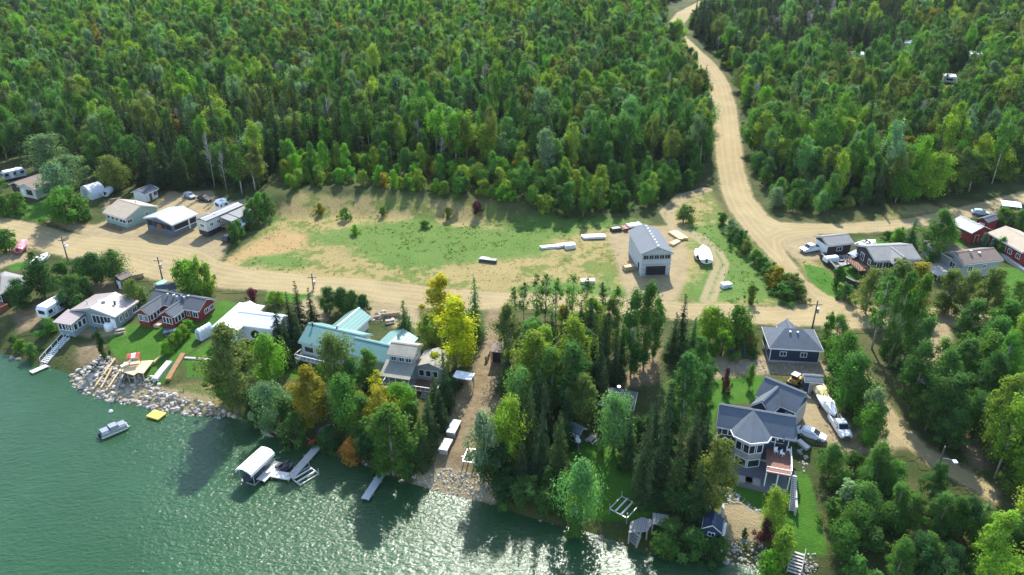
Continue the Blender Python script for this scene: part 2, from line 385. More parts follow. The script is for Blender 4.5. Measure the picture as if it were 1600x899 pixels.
# ------------------------------------------------------------------ trees
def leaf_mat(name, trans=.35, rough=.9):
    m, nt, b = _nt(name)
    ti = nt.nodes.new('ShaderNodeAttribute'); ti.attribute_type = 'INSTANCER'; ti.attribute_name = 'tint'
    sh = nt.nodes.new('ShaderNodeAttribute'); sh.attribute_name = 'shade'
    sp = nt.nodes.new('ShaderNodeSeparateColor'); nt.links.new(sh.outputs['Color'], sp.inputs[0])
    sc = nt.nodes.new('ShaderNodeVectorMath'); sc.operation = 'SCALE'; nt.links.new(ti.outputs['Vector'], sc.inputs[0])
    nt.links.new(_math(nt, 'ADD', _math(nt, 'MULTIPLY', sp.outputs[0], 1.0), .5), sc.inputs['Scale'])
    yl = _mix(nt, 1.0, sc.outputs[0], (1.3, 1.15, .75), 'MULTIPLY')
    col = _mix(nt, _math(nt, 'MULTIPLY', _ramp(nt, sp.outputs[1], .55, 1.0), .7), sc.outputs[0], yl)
    nt.links.new(col, b.inputs['Base Color']); b.inputs['Roughness'].default_value = rough; b.inputs['Specular IOR Level'].default_value = .04
    tr = nt.nodes.new('ShaderNodeBsdfTranslucent')
    tc = _mix(nt, 1.0, col, (1.15, 1.35, .6), 'MULTIPLY'); nt.links.new(tc, tr.inputs['Color'])
    mx_ = nt.nodes.new('ShaderNodeMixShader'); mx_.inputs[0].default_value = trans
    nt.links.new(b.outputs[0], mx_.inputs[1]); nt.links.new(tr.outputs[0], mx_.inputs[2])
    nt.links.new(mx_.outputs[0], nt.nodes['Material Output'].inputs['Surface'])
    return m
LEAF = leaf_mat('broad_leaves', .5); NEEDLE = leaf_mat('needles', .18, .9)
def bark(name, c1, c2, sc):
    m, nt, b = _nt(name); mp = nt.nodes.new('ShaderNodeMapping'); tc = nt.nodes.new('ShaderNodeTexCoord')
    nt.links.new(tc.outputs['Object'], mp.inputs[0]); mp.inputs['Scale'].default_value = (1, 1, 2.2)
    f = _ramp(nt, _noise(nt, sc, 4, vec=mp.outputs[0]), .5, .66)
    nt.links.new(_mix(nt, f, c1, c2), b.inputs['Base Color']); b.inputs['Roughness'].default_value = .85; return m
PALE = bark('pale_bark', (.46, .43, .37), (.12, .10, .08), 2.0); BROWN = bark('brown_bark', (.12, .09, .06), (.06, .045, .03), 3.0)
GREYB = bark('grey_bark', (.30, .28, .25), (.16, .14, .12), 3.0)

def leaf_mesh(name, pos, nrm, size, shade, yel, mat, aspect=1.0, along=None):
    n = len(pos); nrm = nrm/np.linalg.norm(nrm, axis=1, keepdims=True)
    r = NR.normal(size=(n, 3)) if along is None else along
    a = np.cross(nrm, r); a /= np.linalg.norm(a, axis=1, keepdims=True)+1e-9; bb = np.cross(a, nrm)
    s = size[:, None]
    v = np.stack([pos-a*s*.5*aspect, pos-bb*s*.62+nrm*s*.10, pos+a*s*.5*aspect, pos+bb*s*.62+nrm*s*.10], 1).reshape(-1, 3)
    me = bpy.data.meshes.new(name); me.vertices.add(4*n); me.vertices.foreach_set('co', v.astype(np.float32).ravel())
    me.loops.add(4*n); me.loops.foreach_set('vertex_index', np.arange(4*n, dtype=np.int32)); me.polygons.add(n)
    me.polygons.foreach_set('loop_start', np.arange(n)*4); me.update(calc_edges=True)
    ca = me.attributes.new('shade', 'FLOAT_COLOR', 'POINT')
    cc = np.zeros((n, 4, 4), np.float32); cc[..., 0] = shade[:, None]; cc[..., 1] = yel[:, None]; cc[..., 3] = 1
    ca.data.foreach_set('color', cc.ravel()); me.materials.append(mat); return me

def broadleaf(name, H, Rm, zb, nclump, nleaf, leaf, bk, prof, trunk_r=.17, stems=1, seed=0, flat=1.0):
    """returns (trunk mesh, crown mesh): uneven clumps of leaf faces carried by limbs"""
    g = np.random.default_rng(seed); rr = random.Random(seed)
    t = g.random(nclump)**.9; zz = zb+(H-zb)*(.03+.95*t)
    rad = np.array([prof(x) for x in t])*Rm*g.uniform(.78, 1.18, nclump)
    ang = g.random(nclump)*2*math.pi; fr = g.random(nclump)**.42*.86
    lob = 1+.28*np.sin(ang*2+seed)+.16*np.sin(ang*3+2*seed)
    cen = np.stack([np.cos(ang)*rad*fr*lob, np.sin(ang)*rad*fr*lob, zz], 1)
    cr = Rm*g.uniform(.26, .52, nclump)*(.75+.45*np.array([prof(x) for x in t]))
    stray = g.random(nclump) < .28; cen[stray, :2] *= 1.28; cr[stray] *= .6; cen[stray, 2] += g.normal(size=stray.sum())*.3
    k = g.integers(0, nclump, nleaf); d = g.normal(size=(nleaf, 3)); d /= np.linalg.norm(d, axis=1, keepdims=True)
    rf = g.random(nleaf)**.5*(1+.35*(g.random(nleaf) > .82)*g.random(nleaf))
    pos = cen[k]+d*(cr[k]*rf)[:, None]*np.array([1, 1, flat])
    out = pos-np.array([0, 0, (zb+H)/2]); out /= np.linalg.norm(out, axis=1, keepdims=True)+1e-6
    nrm = d*.75+out*.35+np.array([0, 0, .6])+g.normal(size=(nleaf, 3))*.34
    csh = g.random(nclump); cye = g.random(nclump)**1.6
    crown = leaf_mesh(name+'_crown', pos, nrm, leaf*g.uniform(.5, 1.4, nleaf), np.clip(csh[k]*.55+g.random(nleaf)*.45, 0, 1), np.clip(cye[k]*.7+g.random(nleaf)*.3, 0, 1), LEAF)
    mb = MB()
    for s in range(stems):
        ox, oy = (0, 0) if stems == 1 else (rr.uniform(-.5, .5)*Rm*.3, rr.uniform(-.5, .5)*Rm*.3)
        tx, ty = (rr.uniform(-.5, .5), rr.uniform(-.5, .5)) if stems == 1 else (ox*2.6, oy*2.6)
        pts = [(ox, oy, -.5), (ox*1.2+tx*.15, oy*1.2+ty*.15, H*.3), (tx*.6, ty*.6, H*.6), (tx, ty, H*.92)]
        mb.tube(pts, [trunk_r*1.25, trunk_r, trunk_r*.65, trunk_r*.15], 6)
    for q in rr.sample(range(nclump), min(nclump, 12)):
        c = cen[q]; z0 = max(zb*.75, c[2]-rr.uniform(.15, .3)*H); f = z0/H
        mb.tube([(0, 0, z0), (c[0]*.5, c[1]*.5, z0+(c[2]-z0)*.62), tuple(c)], [trunk_r*.4, trunk_r*.26, trunk_r*.08], 4)
    return mb.mesh(name+'_trunk', bk, True), crown, H, Rm
def spruce(name, H, Rm, seed, full=.06, dens=1.0):
    g = np.random.default_rng(seed); pos = []; nrm = []; size = []; al = []; sh = []
    nt_ = int(H*2.1)
    for i in range(nt_):
        t = i/(nt_-1); z = H*(full+(1-full)*t); r = Rm*(1-t)**.82*g.uniform(.82, 1.12)+.12
        nb_ = max(4, int((4+10*(1-t))*dens))
        for j in range(nb_):
            a = g.random()*2*math.pi; L = r*g.uniform(.7, 1.12); ns = max(2, int(L/.30)); bs = g.random()
            for q in range(ns):
                u = (q+.6)/ns; dr = L*u; zz = z-.32*dr*u*.9-.06*dr+g.normal()*.07
                for e in range(3):
                    off = g.normal()*.16*(1+dr*.25)
                    pos.append((math.cos(a)*dr-math.sin(a)*off, math.sin(a)*dr+math.cos(a)*off, zz-abs(off)*.3))
                    nrm.append((math.cos(a)*.45+g.normal()*.3, math.sin(a)*.45+g.normal()*.3, .8))
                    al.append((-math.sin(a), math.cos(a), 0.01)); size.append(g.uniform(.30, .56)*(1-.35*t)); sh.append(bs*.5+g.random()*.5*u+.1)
    pos, nrm, al = np.array(pos), np.array(nrm), np.array(al)
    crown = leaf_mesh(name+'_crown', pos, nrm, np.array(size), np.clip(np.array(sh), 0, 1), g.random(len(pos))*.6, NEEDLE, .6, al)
    mb = MB(); mb.tube([(0, 0, -.5), (0, 0, H*.5), (0, 0, H*1.0)], [H*.014+.05, H*.009+.02, .015], 6)
    return mb.mesh(name+'_trunk', BROWN, True), crown, H, Rm
def baretree(name, H, Rm, seed):
    g = np.random.default_rng(seed); rr = random.Random(seed); mb = MB(); tips = []
    mb.tube([(0, 0, -.5), (.1, .1, H*.5), (.2, 0, H)], [.16, .11, .03], 6)
    mbt = MB()
    for i in range(26):
        z0 = H*rr.uniform(.35, .92); a = rr.random()*6.28; L = Rm*rr.uniform(.5, 1)*(1.2-z0/H)
        e = Vector((math.cos(a)*L, math.sin(a)*L, z0+L*rr.uniform(.5, 1.1)))
        mbt.tube([(.1, .05, z0), e*.5+Vector((0, 0, z0*.5+.2)), e], [.06, .045, .02], 4)
        for q in range(5):
            f = rr.uniform(.4, 1); p0 = Vector((.1, .05, z0)).lerp(e, f)
            mbt.tube([p0, p0+Vector((rr.uniform(-.8, .8), rr.uniform(-.8, .8), rr.uniform(.3, 1.2)))], [.03, .012], 3)
    return mb.mesh(name+'_trunk', GREYB, True), mbt.mesh(name+'_crown', GREYB), H, Rm
p_pop = lambda t: (max(0, math.sin(math.pi*(t*.93+.06)))**.55)*(1-.25*t)
p_rnd = lambda t: max(0, math.sin(math.pi*(t*.9+.08)))**.6
p_asp = lambda t: max(0, math.sin(math.pi*(t*.86+.10)))**.7
p_shr = lambda t: max(.1, math.cos(math.pi*.5*t))**.5
PROTO = {'poplar': [broadleaf('poplar', 15, 3.0, 1.0, 50, 6600, .27, GREYB, p_pop, .17, 1, 100+i, 1.2) for i in range(4)],
 'aspen': [broadleaf('aspen', 17, 2.6, 5.0+1.2*(i%2), 40, 5200, .27, PALE, p_asp, .15, 1, 200+i, 1.5) for i in range(4)],
 'thin': [broadleaf('thin_aspen', 14, 1.9, 4.0, 34, 1300, .25, PALE, p_pop, .12, 1, 250+i, 1.4) for i in range(3)],
 'maple': [broadleaf('maple', 9, 3.6, 1.3, 54, 6000, .28, BROWN, p_rnd, .19, 1, 300+i) for i in range(3)],
 'shrub': [broadleaf('shrub', 4, 2.0, .25, 30, 2600, .23, BROWN, p_shr, .06, 4, 400+i) for i in range(4)],
 'spruce': [spruce('spruce', 14, 2.7, 500+i) for i in range(4)],
 'pine': [spruce('pine', 13, 2.6, 550+i, .22, .75) for i in range(2)],
 'bare': [baretree('bare', 13, 2.4, 600+i) for i in range(2)]}
TINT = {'green': (.058,.118,.022), 'mid': (.046,.096,.022), 'dark': (.026,.062,.018), 'lime': (.088,.175,.018), 'yg': (.130,.175,.024),
 'yellow': (.42,.39,.02), 'gold': (.27,.22,.026), 'olive': (.098,.115,.030), 'grey': (.105,.150,.080), 'orange': (.26,.125,.025),
 'maroon': (.075,.022,.030), 'spruce': (.022,.044,.016), 'spruce2': (.034,.062,.020), 'blue': (.045,.085,.062), 'none': (.3,.28,.25), 'birch': (.095,.165,.055)}
KNAME = {'poplar': 'poplar_tree', 'aspen': 'aspen_tree', 'thin': 'aspen_tree', 'maple': 'broadleaf_tree', 'shrub': 'shrub', 'spruce': 'spruce_tree', 'pine': 'pine_tree', 'bare': 'bare_tree'}
KCAT = {'shrub': 'shrub'}
def jit(c, a=.26):
    g = R.uniform(1-a, 1+a); return (c[0]*g*R.uniform(.88, 1.14), c[1]*g, c[2]*g*R.uniform(.85, 1.15))
def place_tree(kind, p, height, rad, tint, label, group, var=None, rz=None, jt=.22):
    pr = PROTO[kind]; tm, cm, H, Rm = pr[R.randrange(len(pr)) if var is None else var % len(pr)]
    e = empty(KNAME[kind], p, R.uniform(0, 6.28) if rz is None else rz)
    sz = height/H; sx = rad/Rm; e.scale = (sx, sx, sz)
    tag(e, label, KCAT.get(kind, 'tree'), group)
    a = obj('trunk', tm, e); c = obj('crown', cm, e); c['tint'] = jit(tint, jt); a['tint'] = (1.0, 1.0, 1.0)
    return e
OCC = []   # (x, y, r) spots already taken
def T(kind, px, by, ty, wpx, tint, label, group=None):
    p = P3(px, by); k = (CY-ty)/FPX
    ztop = CAMZ+p.y*(k*cS-sS)/(cS+k*sS); h = max(1.0, ztop-p.z)
    rad = wpx/2/px_per_m(p)
    OCC.append((p.x, p.y, rad))
    return place_tree(kind, p-Vector((0, 0, .05)), h, rad, TINT[tint], label, group, jt=.10)
TINT = {k: (min(.6, v[0]*1.55), min(.6, v[1]*1.7), v[2]*1.7) if k not in ('yellow', 'none', 'gold', 'spruce', 'spruce2') else tuple(c*1.25 for c in v) if 'spruce' in k else v for k, v in TINT.items()}
CN = {'green': 'green', 'mid': 'deep green', 'dark': 'dark green', 'lime': 'bright green', 'yg': 'yellow-green', 'yellow': 'yellow', 'gold': 'golden', 'olive': 'olive green',
 'grey': 'grey-green', 'orange': 'orange', 'maroon': 'maroon', 'spruce': 'dark', 'spruce2': 'dark green', 'blue': 'blue-green', 'birch': 'pale green'}
KW = {'poplar': 'leafy poplar', 'aspen': 'white-stemmed aspen', 'thin': 'slender thin-leaved aspen', 'maple': 'round-crowned broadleaf tree', 'shrub': 'leafy shrub', 'spruce': 'pointed spruce', 'pine': 'open-branched pine', 'bare': 'leafless tree'}
def TL(where, rows):
    sets = {}
    for r in rows: sets.setdefault((r[0], CN[r[5]]), []).append(r)
    ORD = ['tallest', 'second tallest', 'third tallest', 'fourth tallest', 'fifth tallest', 'sixth tallest', 'seventh tallest', 'eighth tallest']
    for r in rows:
        kind, px, by, ty, w, tint = r[:6]
        lab = f"{CN[tint]} {KW[kind]} {where}"; st = sorted(sets[(kind, CN[tint])], key=lambda q: q[3]-q[2]); k = st.index(r)
        if len(st) == 2: lab = ('taller ', 'shorter ')[k]+lab
        elif len(st) > 2: lab = ('shortest' if k == len(st)-1 else ORD[min(k, 7)])+' '+lab
        T(kind, px, by, ty, w, tint, lab, f"{KW[kind]}s {where}")
TL('beside the brown-roofed bungalow', [('maple',94,313,258,46,'grey'),('maple',112,296,245,52,'grey'),('maple',80,264,212,58,'grey'),('shrub',30,333,304,32,'green'),('shrub',8,337,308,32,'green'),('shrub',-8,300,268,40,'mid')])
TL('in front of the fabric shelter', [('maple',108,348,296,64,'green'),('shrub',128,346,312,34,'mid'),('shrub',88,346,314,30,'green')])
TL('behind the pale green cottage', [('maple',183,300,246,46,'olive'),('shrub',168,290,262,30,'grey'),('spruce',205,284,226,34,'spruce'),('spruce',232,288,215,36,'spruce'),('spruce',262,292,206,40,'spruce'),('spruce',247,297,240,30,'spruce'),('spruce',287,296,216,38,'spruce')])
TL('beside the grey hip-roofed house', [('shrub',14,394,360,40,'green'),('shrub',0,394,370,30,'lime'),('maple',37,484,438,38,'dark'),('maple',70,464,408,46,'dark'),('shrub',50,404,394,14,'mid')])
TL('between the white trailer and the gravel road', [('shrub',100,438,411,32,'mid'),('maple',130,434,404,30,'dark'),('maple',152,442,398,46,'dark'),('maple',182,440,394,46,'mid'),('maple',117,469,431,36,'mid'),('shrub',138,464,435,26,'mid'),('maple',108,482,452,34,'dark'),('shrub',128,484,463,28,'mid')])
TL('between the tan-roofed cottage and the red cottage', [('maple',212,482,438,30,'olive'),('shrub',222,470,450,20,'grey')])
TL('behind the red cottage', [('shrub',290,460,411,34,'lime'),('shrub',314,464,408,38,'yg'),('shrub',328,461,414,28,'yg'),('shrub',302,458,410,30,'lime')])
T('shrub',395,472,452,22,'maroon','maroon leafed shrub behind the white-roofed house')
T('shrub',432,476,457,32,'yg','yellow-green shrub on the grass strip along the gravel road')
TL('between the white-roofed and teal-roofed houses', [('spruce',438,538,470,30,'spruce'),('spruce',458,532,456,32,'spruce'),('spruce',472,526,440,36,'spruce'),('spruce',489,507,450,26,'spruce'),('spruce',450,556,500,34,'spruce'),('spruce',470,548,490,28,'spruce2'),('spruce',447,574,524,30,'spruce2')])
TL('behind the teal-roofed house', [('poplar',516,489,449,34,'mid'),('maple',536,491,452,34,'dark'),('maple',553,491,456,28,'mid'),('poplar',569,498,462,30,'dark'),('pine',634,530,470,36,'mid')])
TL('below the teal-roofed house', [('maple',530,612,524,62,'olive'),('poplar',577,602,547,38,'green'),('poplar',552,622,560,34,'mid'),('thin',592,632,578,28,'yellow'),('maple',541,668,590,58,'green'),('shrub',560,640,612,40,'yg'),('shrub',505,590,570,24,'green')])
T('poplar',372,645,512,84,'olive','tall olive green poplar leaning over the riprap below the white-roofed house')
T('poplar',350,628,560,48,'green','green poplar behind the riprap beside the tall olive poplar')
T('maple',425,602,527,54,'lime','bright green round maple in front of the white-roofed house')
TL('above the driftwood beside the dock', [('maple',428,676,600,52,'grey'),('poplar',490,668,578,60,'gold'),('shrub',462,690,650,44,'mid'),('shrub',445,660,628,36,'mid'),('shrub',405,668,640,34,'dark'),('shrub',480,640,612,34,'orange'),('shrub',515,705,672,36,'dark'),('shrub',395,640,612,30,'dark')])
TL('on the bank below the two-storey cottage', [('maple',599,694,608,52,'gold'),('poplar',615,742,636,80,'green'),('maple',627,650,600,40,'lime'),('shrub',548,722,690,36,'orange'),('shrub',575,712,672,44,'dark'),('poplar',570,690,620,46,'mid'),('shrub',600,735,705,40,'dark'),('shrub',640,740,700,40,'mid'),('shrub',645,660,630,30,'green'),('shrub',585,655,628,34,'olive')])
TL('along the dirt track beside the two-storey cottage', [('spruce',680,652,584,38,'spruce2'),('spruce',696,640,552,36,'spruce2'),('spruce',672,694,618,44,'spruce2'),('spruce',688,672,606,38,'spruce'),('spruce',660,724,656,44,'spruce2'),('shrub',704,615,590,24,'mid')])
T('poplar',690,512,432,56,'yellow','lemon yellow autumn poplar between the gravel road and the carport')
T('poplar',712,578,472,74,'yellow','large golden yellow autumn tree beside the white carport')
T('shrub',670,548,496,40,'yg','yellow-green shrub behind the two-storey cottage')
T('spruce',743,528,434,40,'mid','dark green full tree at the mouth of the dirt track')
T('poplar',792,568,478,46,'olive','olive yellow poplar beside the open shed on the dirt track')
TL('between the gravel road and the wooded lots', [('thin',818,502,440,26,'mid'),('thin',838,517,428,28,'mid'),('thin',851,519,426,26,'mid'),('thin',868,522,438,28,'green'),('thin',893,503,428,30,'green'),('thin',915,498,438,28,'mid'),('thin',940,503,440,28,'mid'),('thin',804,498,448,24,'green'),('shrub',880,512,480,30,'gold'),('shrub',860,535,505,34,'olive'),('thin',962,510,450,26,'green')])
TL('in the lot beside the dirt track', [('poplar',833,622,524,72,'yg'),('poplar',893,612,502,64,'yg'),('poplar',888,644,540,64,'mid'),('poplar',908,668,590,54,'olive'),('maple',811,655,578,48,'birch'),('poplar',860,640,545,54,'green'),('poplar',850,600,512,46,'yg'),('maple',795,725,625,60,'yg'),('maple',758,744,650,54,'grey'),('shrub',780,752,700,64,'dark'),('poplar',915,590,520,44,'mid'),('shrub',845,660,620,46,'mid'),
  ('spruce',828,724,604,42,'spruce2'),('spruce',846,750,634,44,'spruce'),('spruce',872,755,642,46,'spruce2'),('spruce',815,764,688,44,'spruce'),('spruce',850,690,594,40,'spruce'),('shrub',880,700,660,40,'dark'),('shrub',860,770,735,50,'dark'),('shrub',820,785,750,56,'mid'),('shrub',790,780,748,44,'dark'),('shrub',850,800,768,54,'mid')])
TL('beside the hidden charcoal-roofed house', [('spruce',925,604,497,30,'spruce'),('spruce',942,608,494,30,'spruce'),('spruce',958,612,500,30,'spruce'),('spruce',935,628,520,32,'spruce'),('spruce',968,592,508,28,'spruce'),('poplar',985,588,455,46,'mid'),('poplar',1005,578,445,50,'mid'),('poplar',1020,562,468,32,'green')])
TL('above the shore beside the swim deck', [('maple',958,708,618,60,'birch'),('spruce',1002,784,628,48,'spruce2'),('spruce',1030,774,602,48,'spruce'),('spruce',1052,794,640,46,'spruce2'),('spruce',1018,720,610,42,'spruce'),('spruce',1075,760,640,48,'spruce'),('spruce',1040,700,600,44,'spruce'),('spruce',1095,740,640,44,'spruce'),('spruce',980,730,640,40,'spruce2'),('spruce',1085,812,722,52,'spruce2'),
  ('maple',906,824,726,62,'birch'),('poplar',1113,792,686,64,'olive'),('poplar',1062,690,556,62,'mid'),('poplar',1092,660,572,40,'mid'),('shrub',1048,848,815,50,'mid'),('shrub',1035,862,835,44,'green'),('shrub',1080,866,832,54,'mid'),('shrub',1110,872,846,44,'dark'),('shrub',1060,800,765,60,'dark'),('shrub',900,835,805,36,'green'),('shrub',1000,690,655,50,'dark'),('shrub',1125,868,842,30,'green')])
TL('behind the upper lawn of the lake house', [('spruce',1062,545,460,34,'spruce'),('spruce',1050,560,488,34,'spruce2'),('spruce',1080,558,496,38,'mid'),('maple',1106,535,481,48,'yg'),('maple',1150,542,482,52,'green'),('shrub',1127,556,520,36,'lime'),('spruce',1140,553,528,16,'blue'),('spruce',1160,558,532,14,'blue'),('shrub',1168,545,515,30,'olive'),('poplar',1086,606,528,40,'mid'),('shrub',1100,585,555,36,'mid'),('shrub',1176,560,545,16,'green')])
T('shrub',1133,612,577,16,'maroon','small maroon tree on the upper lawn of the blue house')
T('maple',1170,608,570,14,'green','young green tree alone on the upper lawn of the blue house')
TL('between the sand beach and the lower lawn', [('maple',1203,838,766,38,'yg'),('shrub',1214,898,830,48,'yg'),('shrub',1192,846,812,28,'maroon'),('shrub',1228,858,832,30,'yg'),('shrub',1163,838,826,10,'dark'),('shrub',1200,905,862,44,'lime')])
TL('at the road bend by the navy garage', [('poplar',1300,558,494,38,'green'),('maple',1313,592,523,46,'green'),('maple',1322,642,556,64,'mid'),('shrub',1356,684,612,44,'grey'),('maple',1350,698,634,48,'green'),('shrub',1345,640,600,40,'mid'),('shrub',1300,600,566,32,'green'),('spruce',1354,745,704,18,'blue')])
TL('in the tall row at the road junction', [('thin',1362,545,426,44,'mid'),('poplar',1388,572,428,46,'mid'),('poplar',1412,566,432,46,'green'),('thin',1372,520,424,40,'mid'),('poplar',1425,604,498,48,'mid'),('poplar',1420,640,536,52,'mid'),('poplar',1458,650,552,54,'green'),('poplar',1472,676,588,58,'mid'),('poplar',1450,620,530,40,'green'),('poplar',1446,672,590,46,'mid'),('poplar',1482,700,640,46,'mid')])
TL('below the grey-brown bungalow', [('poplar',1476,488,424,52,'olive'),('poplar',1502,502,424,46,'olive'),('poplar',1536,494,420,52,'olive'),('poplar',1572,504,440,48,'green'),('poplar',1592,524,446,50,'green'),('poplar',1510,540,470,52,'mid'),('poplar',1552,552,470,56,'green'),('poplar',1590,580,490,60,'yg'),('poplar',1528,610,520,60,'green')])
TL('between the brown house and the red barn', [('poplar',1455,414,332,50,'green'),('poplar',1470,404,346,40,'yg'),('spruce',1420,387,342,32,'mid'),('shrub',1400,382,358,28,'lime'),('shrub',1385,376,362,18,'green')])
TL('beside the red house with the beige roof', [('maple',1566,352,326,34,'green'),('maple',1592,360,330,34,'mid'),('shrub',1536,388,366,16,'blue'),('shrub',1550,394,374,14,'blue'),('shrub',1562,398,372,18,'green')])
TL('in front of the brown house', [('poplar',1392,475,408,60,'olive'),('poplar',1425,480,412,56,'gold'),('poplar',1352,490,420,44,'olive'),('shrub',1307,452,418,24,'mid'),('shrub',1320,470,446,26,'mid')])
TL('in the ditch along the gravel road', [('shrub',1148,378,358,22,'green'),('shrub',1164,398,376,24,'olive'),('shrub',1190,422,402,26,'mid'),('shrub',1206,440,418,26,'olive'),('shrub',1228,452,428,30,'green'),('shrub',1246,468,446,26,'olive'),('shrub',1200,432,412,30,'green'),('shrub',1214,448,420,40,'gold'),('shrub',1236,460,432,36,'olive'),('shrub',1222,466,446,40,'green'),('shrub',1172,474,446,22,'olive'),('shrub',1156,388,362,26,'mid'),('shrub',1140,370,346,26,'grey'),('shrub',1070,348,322,34,'olive'),('shrub',1180,412,392,26,'green'),('shrub',1128,352,334,24,'mid')])
TL('in the hedge beside the mobile home', [('shrub',368,378,350,22,'mid'),('shrub',374,370,346,20,'green'),('shrub',398,350,312,26,'green'),('shrub',408,342,304,26,'green'),('shrub',418,334,302,24,'mid'),('shrub',390,358,328,20,'mid')])
TL('on the earth bank behind the vacant lots', [('shrub',540,344,326,20,'green'),('shrub',556,366,352,16,'lime'),('shrub',700,342,324,18,'olive'),('shrub',664,356,345,20,'green'),('shrub',598,338,324,14,'olive'),('shrub',745,334,316,22,'maroon'),('shrub',500,334,318,16,'gold')])
T('shrub',163,560,520,20,'spruce2','dark narrow evergreen at the corner of the riprap')
T('shrub',78,520,500,34,'green','low green shrub on the bank beside the wooden stairs')
for q, (x, y) in enumerate([(262,545),(272,536),(280,529),(288,521),(296,513)]):
    T('shrub', x, y+8, y-12, 20, 'yg' if q % 2 else 'lime', 'clipped yellow-green shrub in the hedge beside the red cottage lawn', 'hedge of the red cottage lawn')

def scatter(poly_px, step, jitter=.9):
    w = W(poly_px); a = np.array(w); out = []
    y = a[:, 1].min()
    while y < a[:, 1].max():
        x = a[:, 0].min()
        while x < a[:, 0].max():
            out.append((x+R.uniform(-.5, .5)*step*jitter, y+R.uniform(-.5, .5)*step*jitter)); x += step
        y += step*.9
    pts = np.array(out); keep = inside(pts[:, 0], pts[:, 1], w); pts = pts[keep]
    good = []
    for x, y in pts:
        if all((x-ox)**2+(y-oy)**2 > (.55*r+.9)**2 for ox, oy, r in OCC): good.append((x, y)); OCC.append((x, y, 1.4))
    return good
def grow(poly_px, step, kinds, where):
    for x, y in scatter(poly_px, step):
        kind, h, r, tints = R.choice(kinds); tn = R.choice(tints)
        place_tree(kind, Vector((x, y, Z1(x, y)-.05)), h*R.uniform(.75, 1.25), r*R.uniform(.8, 1.2), TINT[tn], f"{CN[tn]} {KW[kind]} {where}", f"{KW[kind]}s {where}")
grow([(1282,742),(1306,716),(1360,745),(1430,768),(1490,800),(1560,836),(1620,860),(1640,930),(1308,930),(1304,860),(1290,800)], 2.8,
 [('maple',5.4,2.1,['green','mid','mid','grey','dark']),('poplar',6.5,1.9,['green','mid','mid']),('shrub',3.6,1.9,['mid','green','green','grey','birch']),('shrub',3.0,1.7,['mid','green','olive'])], 'in the thicket below the gravel road')
grow([(1500,740),(1540,690),(1620,640),(1660,940),(1500,930),(1490,820),(1560,800)], 4.6, [('poplar',13,3.0,['green','yg','yg','mid']),('aspen',14,2.6,['yg','green'])], 'on the far side of the gravel road bend')
grow([(1480,560),(1620,520),(1620,660),(1540,690),(1500,690),(1480,640)], 5.2, [('poplar',12,2.8,['green','mid','yg']),('maple',8,2.8,['mid','green'])], 'around the pale metal roof below the road')
grow([(440,306),(470,292),(520,288),(640,299),(770,314),(860,336),(860,318),(760,298),(640,284),(520,274),(445,282)], 3.3,
 [('shrub',3.0,1.6,['lime','green','yg','olive','gold']),('shrub',4.0,1.9,['lime','green','yg'])], 'in the brush above the vacant lots')
grow([(445,282),(520,274),(640,284),(760,298),(860,318),(870,292),(770,276),(640,264),(520,258),(440,264)], 3.6,
 [('shrub',4.5,1.9,['lime','green','green','yg','olive','gold']),('maple',6,2.2,['green','lime','yg','mid']),('poplar',8,2.0,['green','lime','yg'])], 'at the forest edge above the vacant lots')
grow([(868,342),(1000,332),(1040,310),(1095,292),(1098,272),(1050,284),(1000,274),(880,296)], 4.0, [('shrub',4.5,1.9,['mid','dark','green']),('poplar',9,2.2,['mid','green','yg']),('maple',6,2.2,['mid','green'])], 'at the forest edge behind the new garage')
grow([(1170,275),(1215,332),(1350,336),(1350,318),(1230,308),(1190,250)], 4.4, [('shrub',4,1.9,['grey','olive','green']),('maple',6,2.4,['grey','birch','mid']),('poplar',9,2.2,['mid','green'])], 'across the road from the brown garage')
grow([(800,560),(850,545),(930,530),(985,590),(960,640),(900,690),(815,745),(785,650)], 4.3, [('poplar',10,2.6,['mid','green','yg','olive']),('spruce',11,2.2,['spruce','spruce2'])], 'deep in the wooded lot')
US = [('shrub',2.4,1.6,['mid','green','dark','olive']),('shrub',1.7,1.3,['mid','green','dark'])]
grow([(790,610),(870,650),(885,690),(880,770),(930,825),(840,812),(780,788),(745,740),(770,650)], 3.6, US, 'in the undergrowth beside the dirt track')
grow([(940,650),(1010,660),(1100,700),(1110,790),(1060,860),(1040,850),(1050,800),(960,700)], 3.8, US, 'in the undergrowth above the swim deck')
grow([(450,620),(560,600),(650,620),(650,740),(560,712),(480,692),(440,670)], 3.6, US, 'in the undergrowth below the teal-roofed house')
grow([(-10,520),(50,530),(70,545),(60,566),(0,548)], 3.2, [('shrub',2.2,1.5,['green','mid','lime'])], 'on the bank beside the wooden stairs')
grow([(1090,560),(1110,500),(1190,512),(1190,548),(1120,560)], 4.0, US, 'beside the navy garage and stone bed')
grow([(1290,560),(1316,582),(1350,640),(1362,690),(1335,655),(1305,620)], 3.4, US, 'along the road beside the parked boats')
grow([(1368,520),(1420,520),(1455,640),(1515,690),(1505,715),(1440,650),(1390,575)], 4.0, US, 'under the tall row at the junction')
grow([(1275,500),(1284,520),(1300,580),(1296,520)], 3.0, [('shrub',4,1.6,['green','mid'])], 'beside the blue garage')

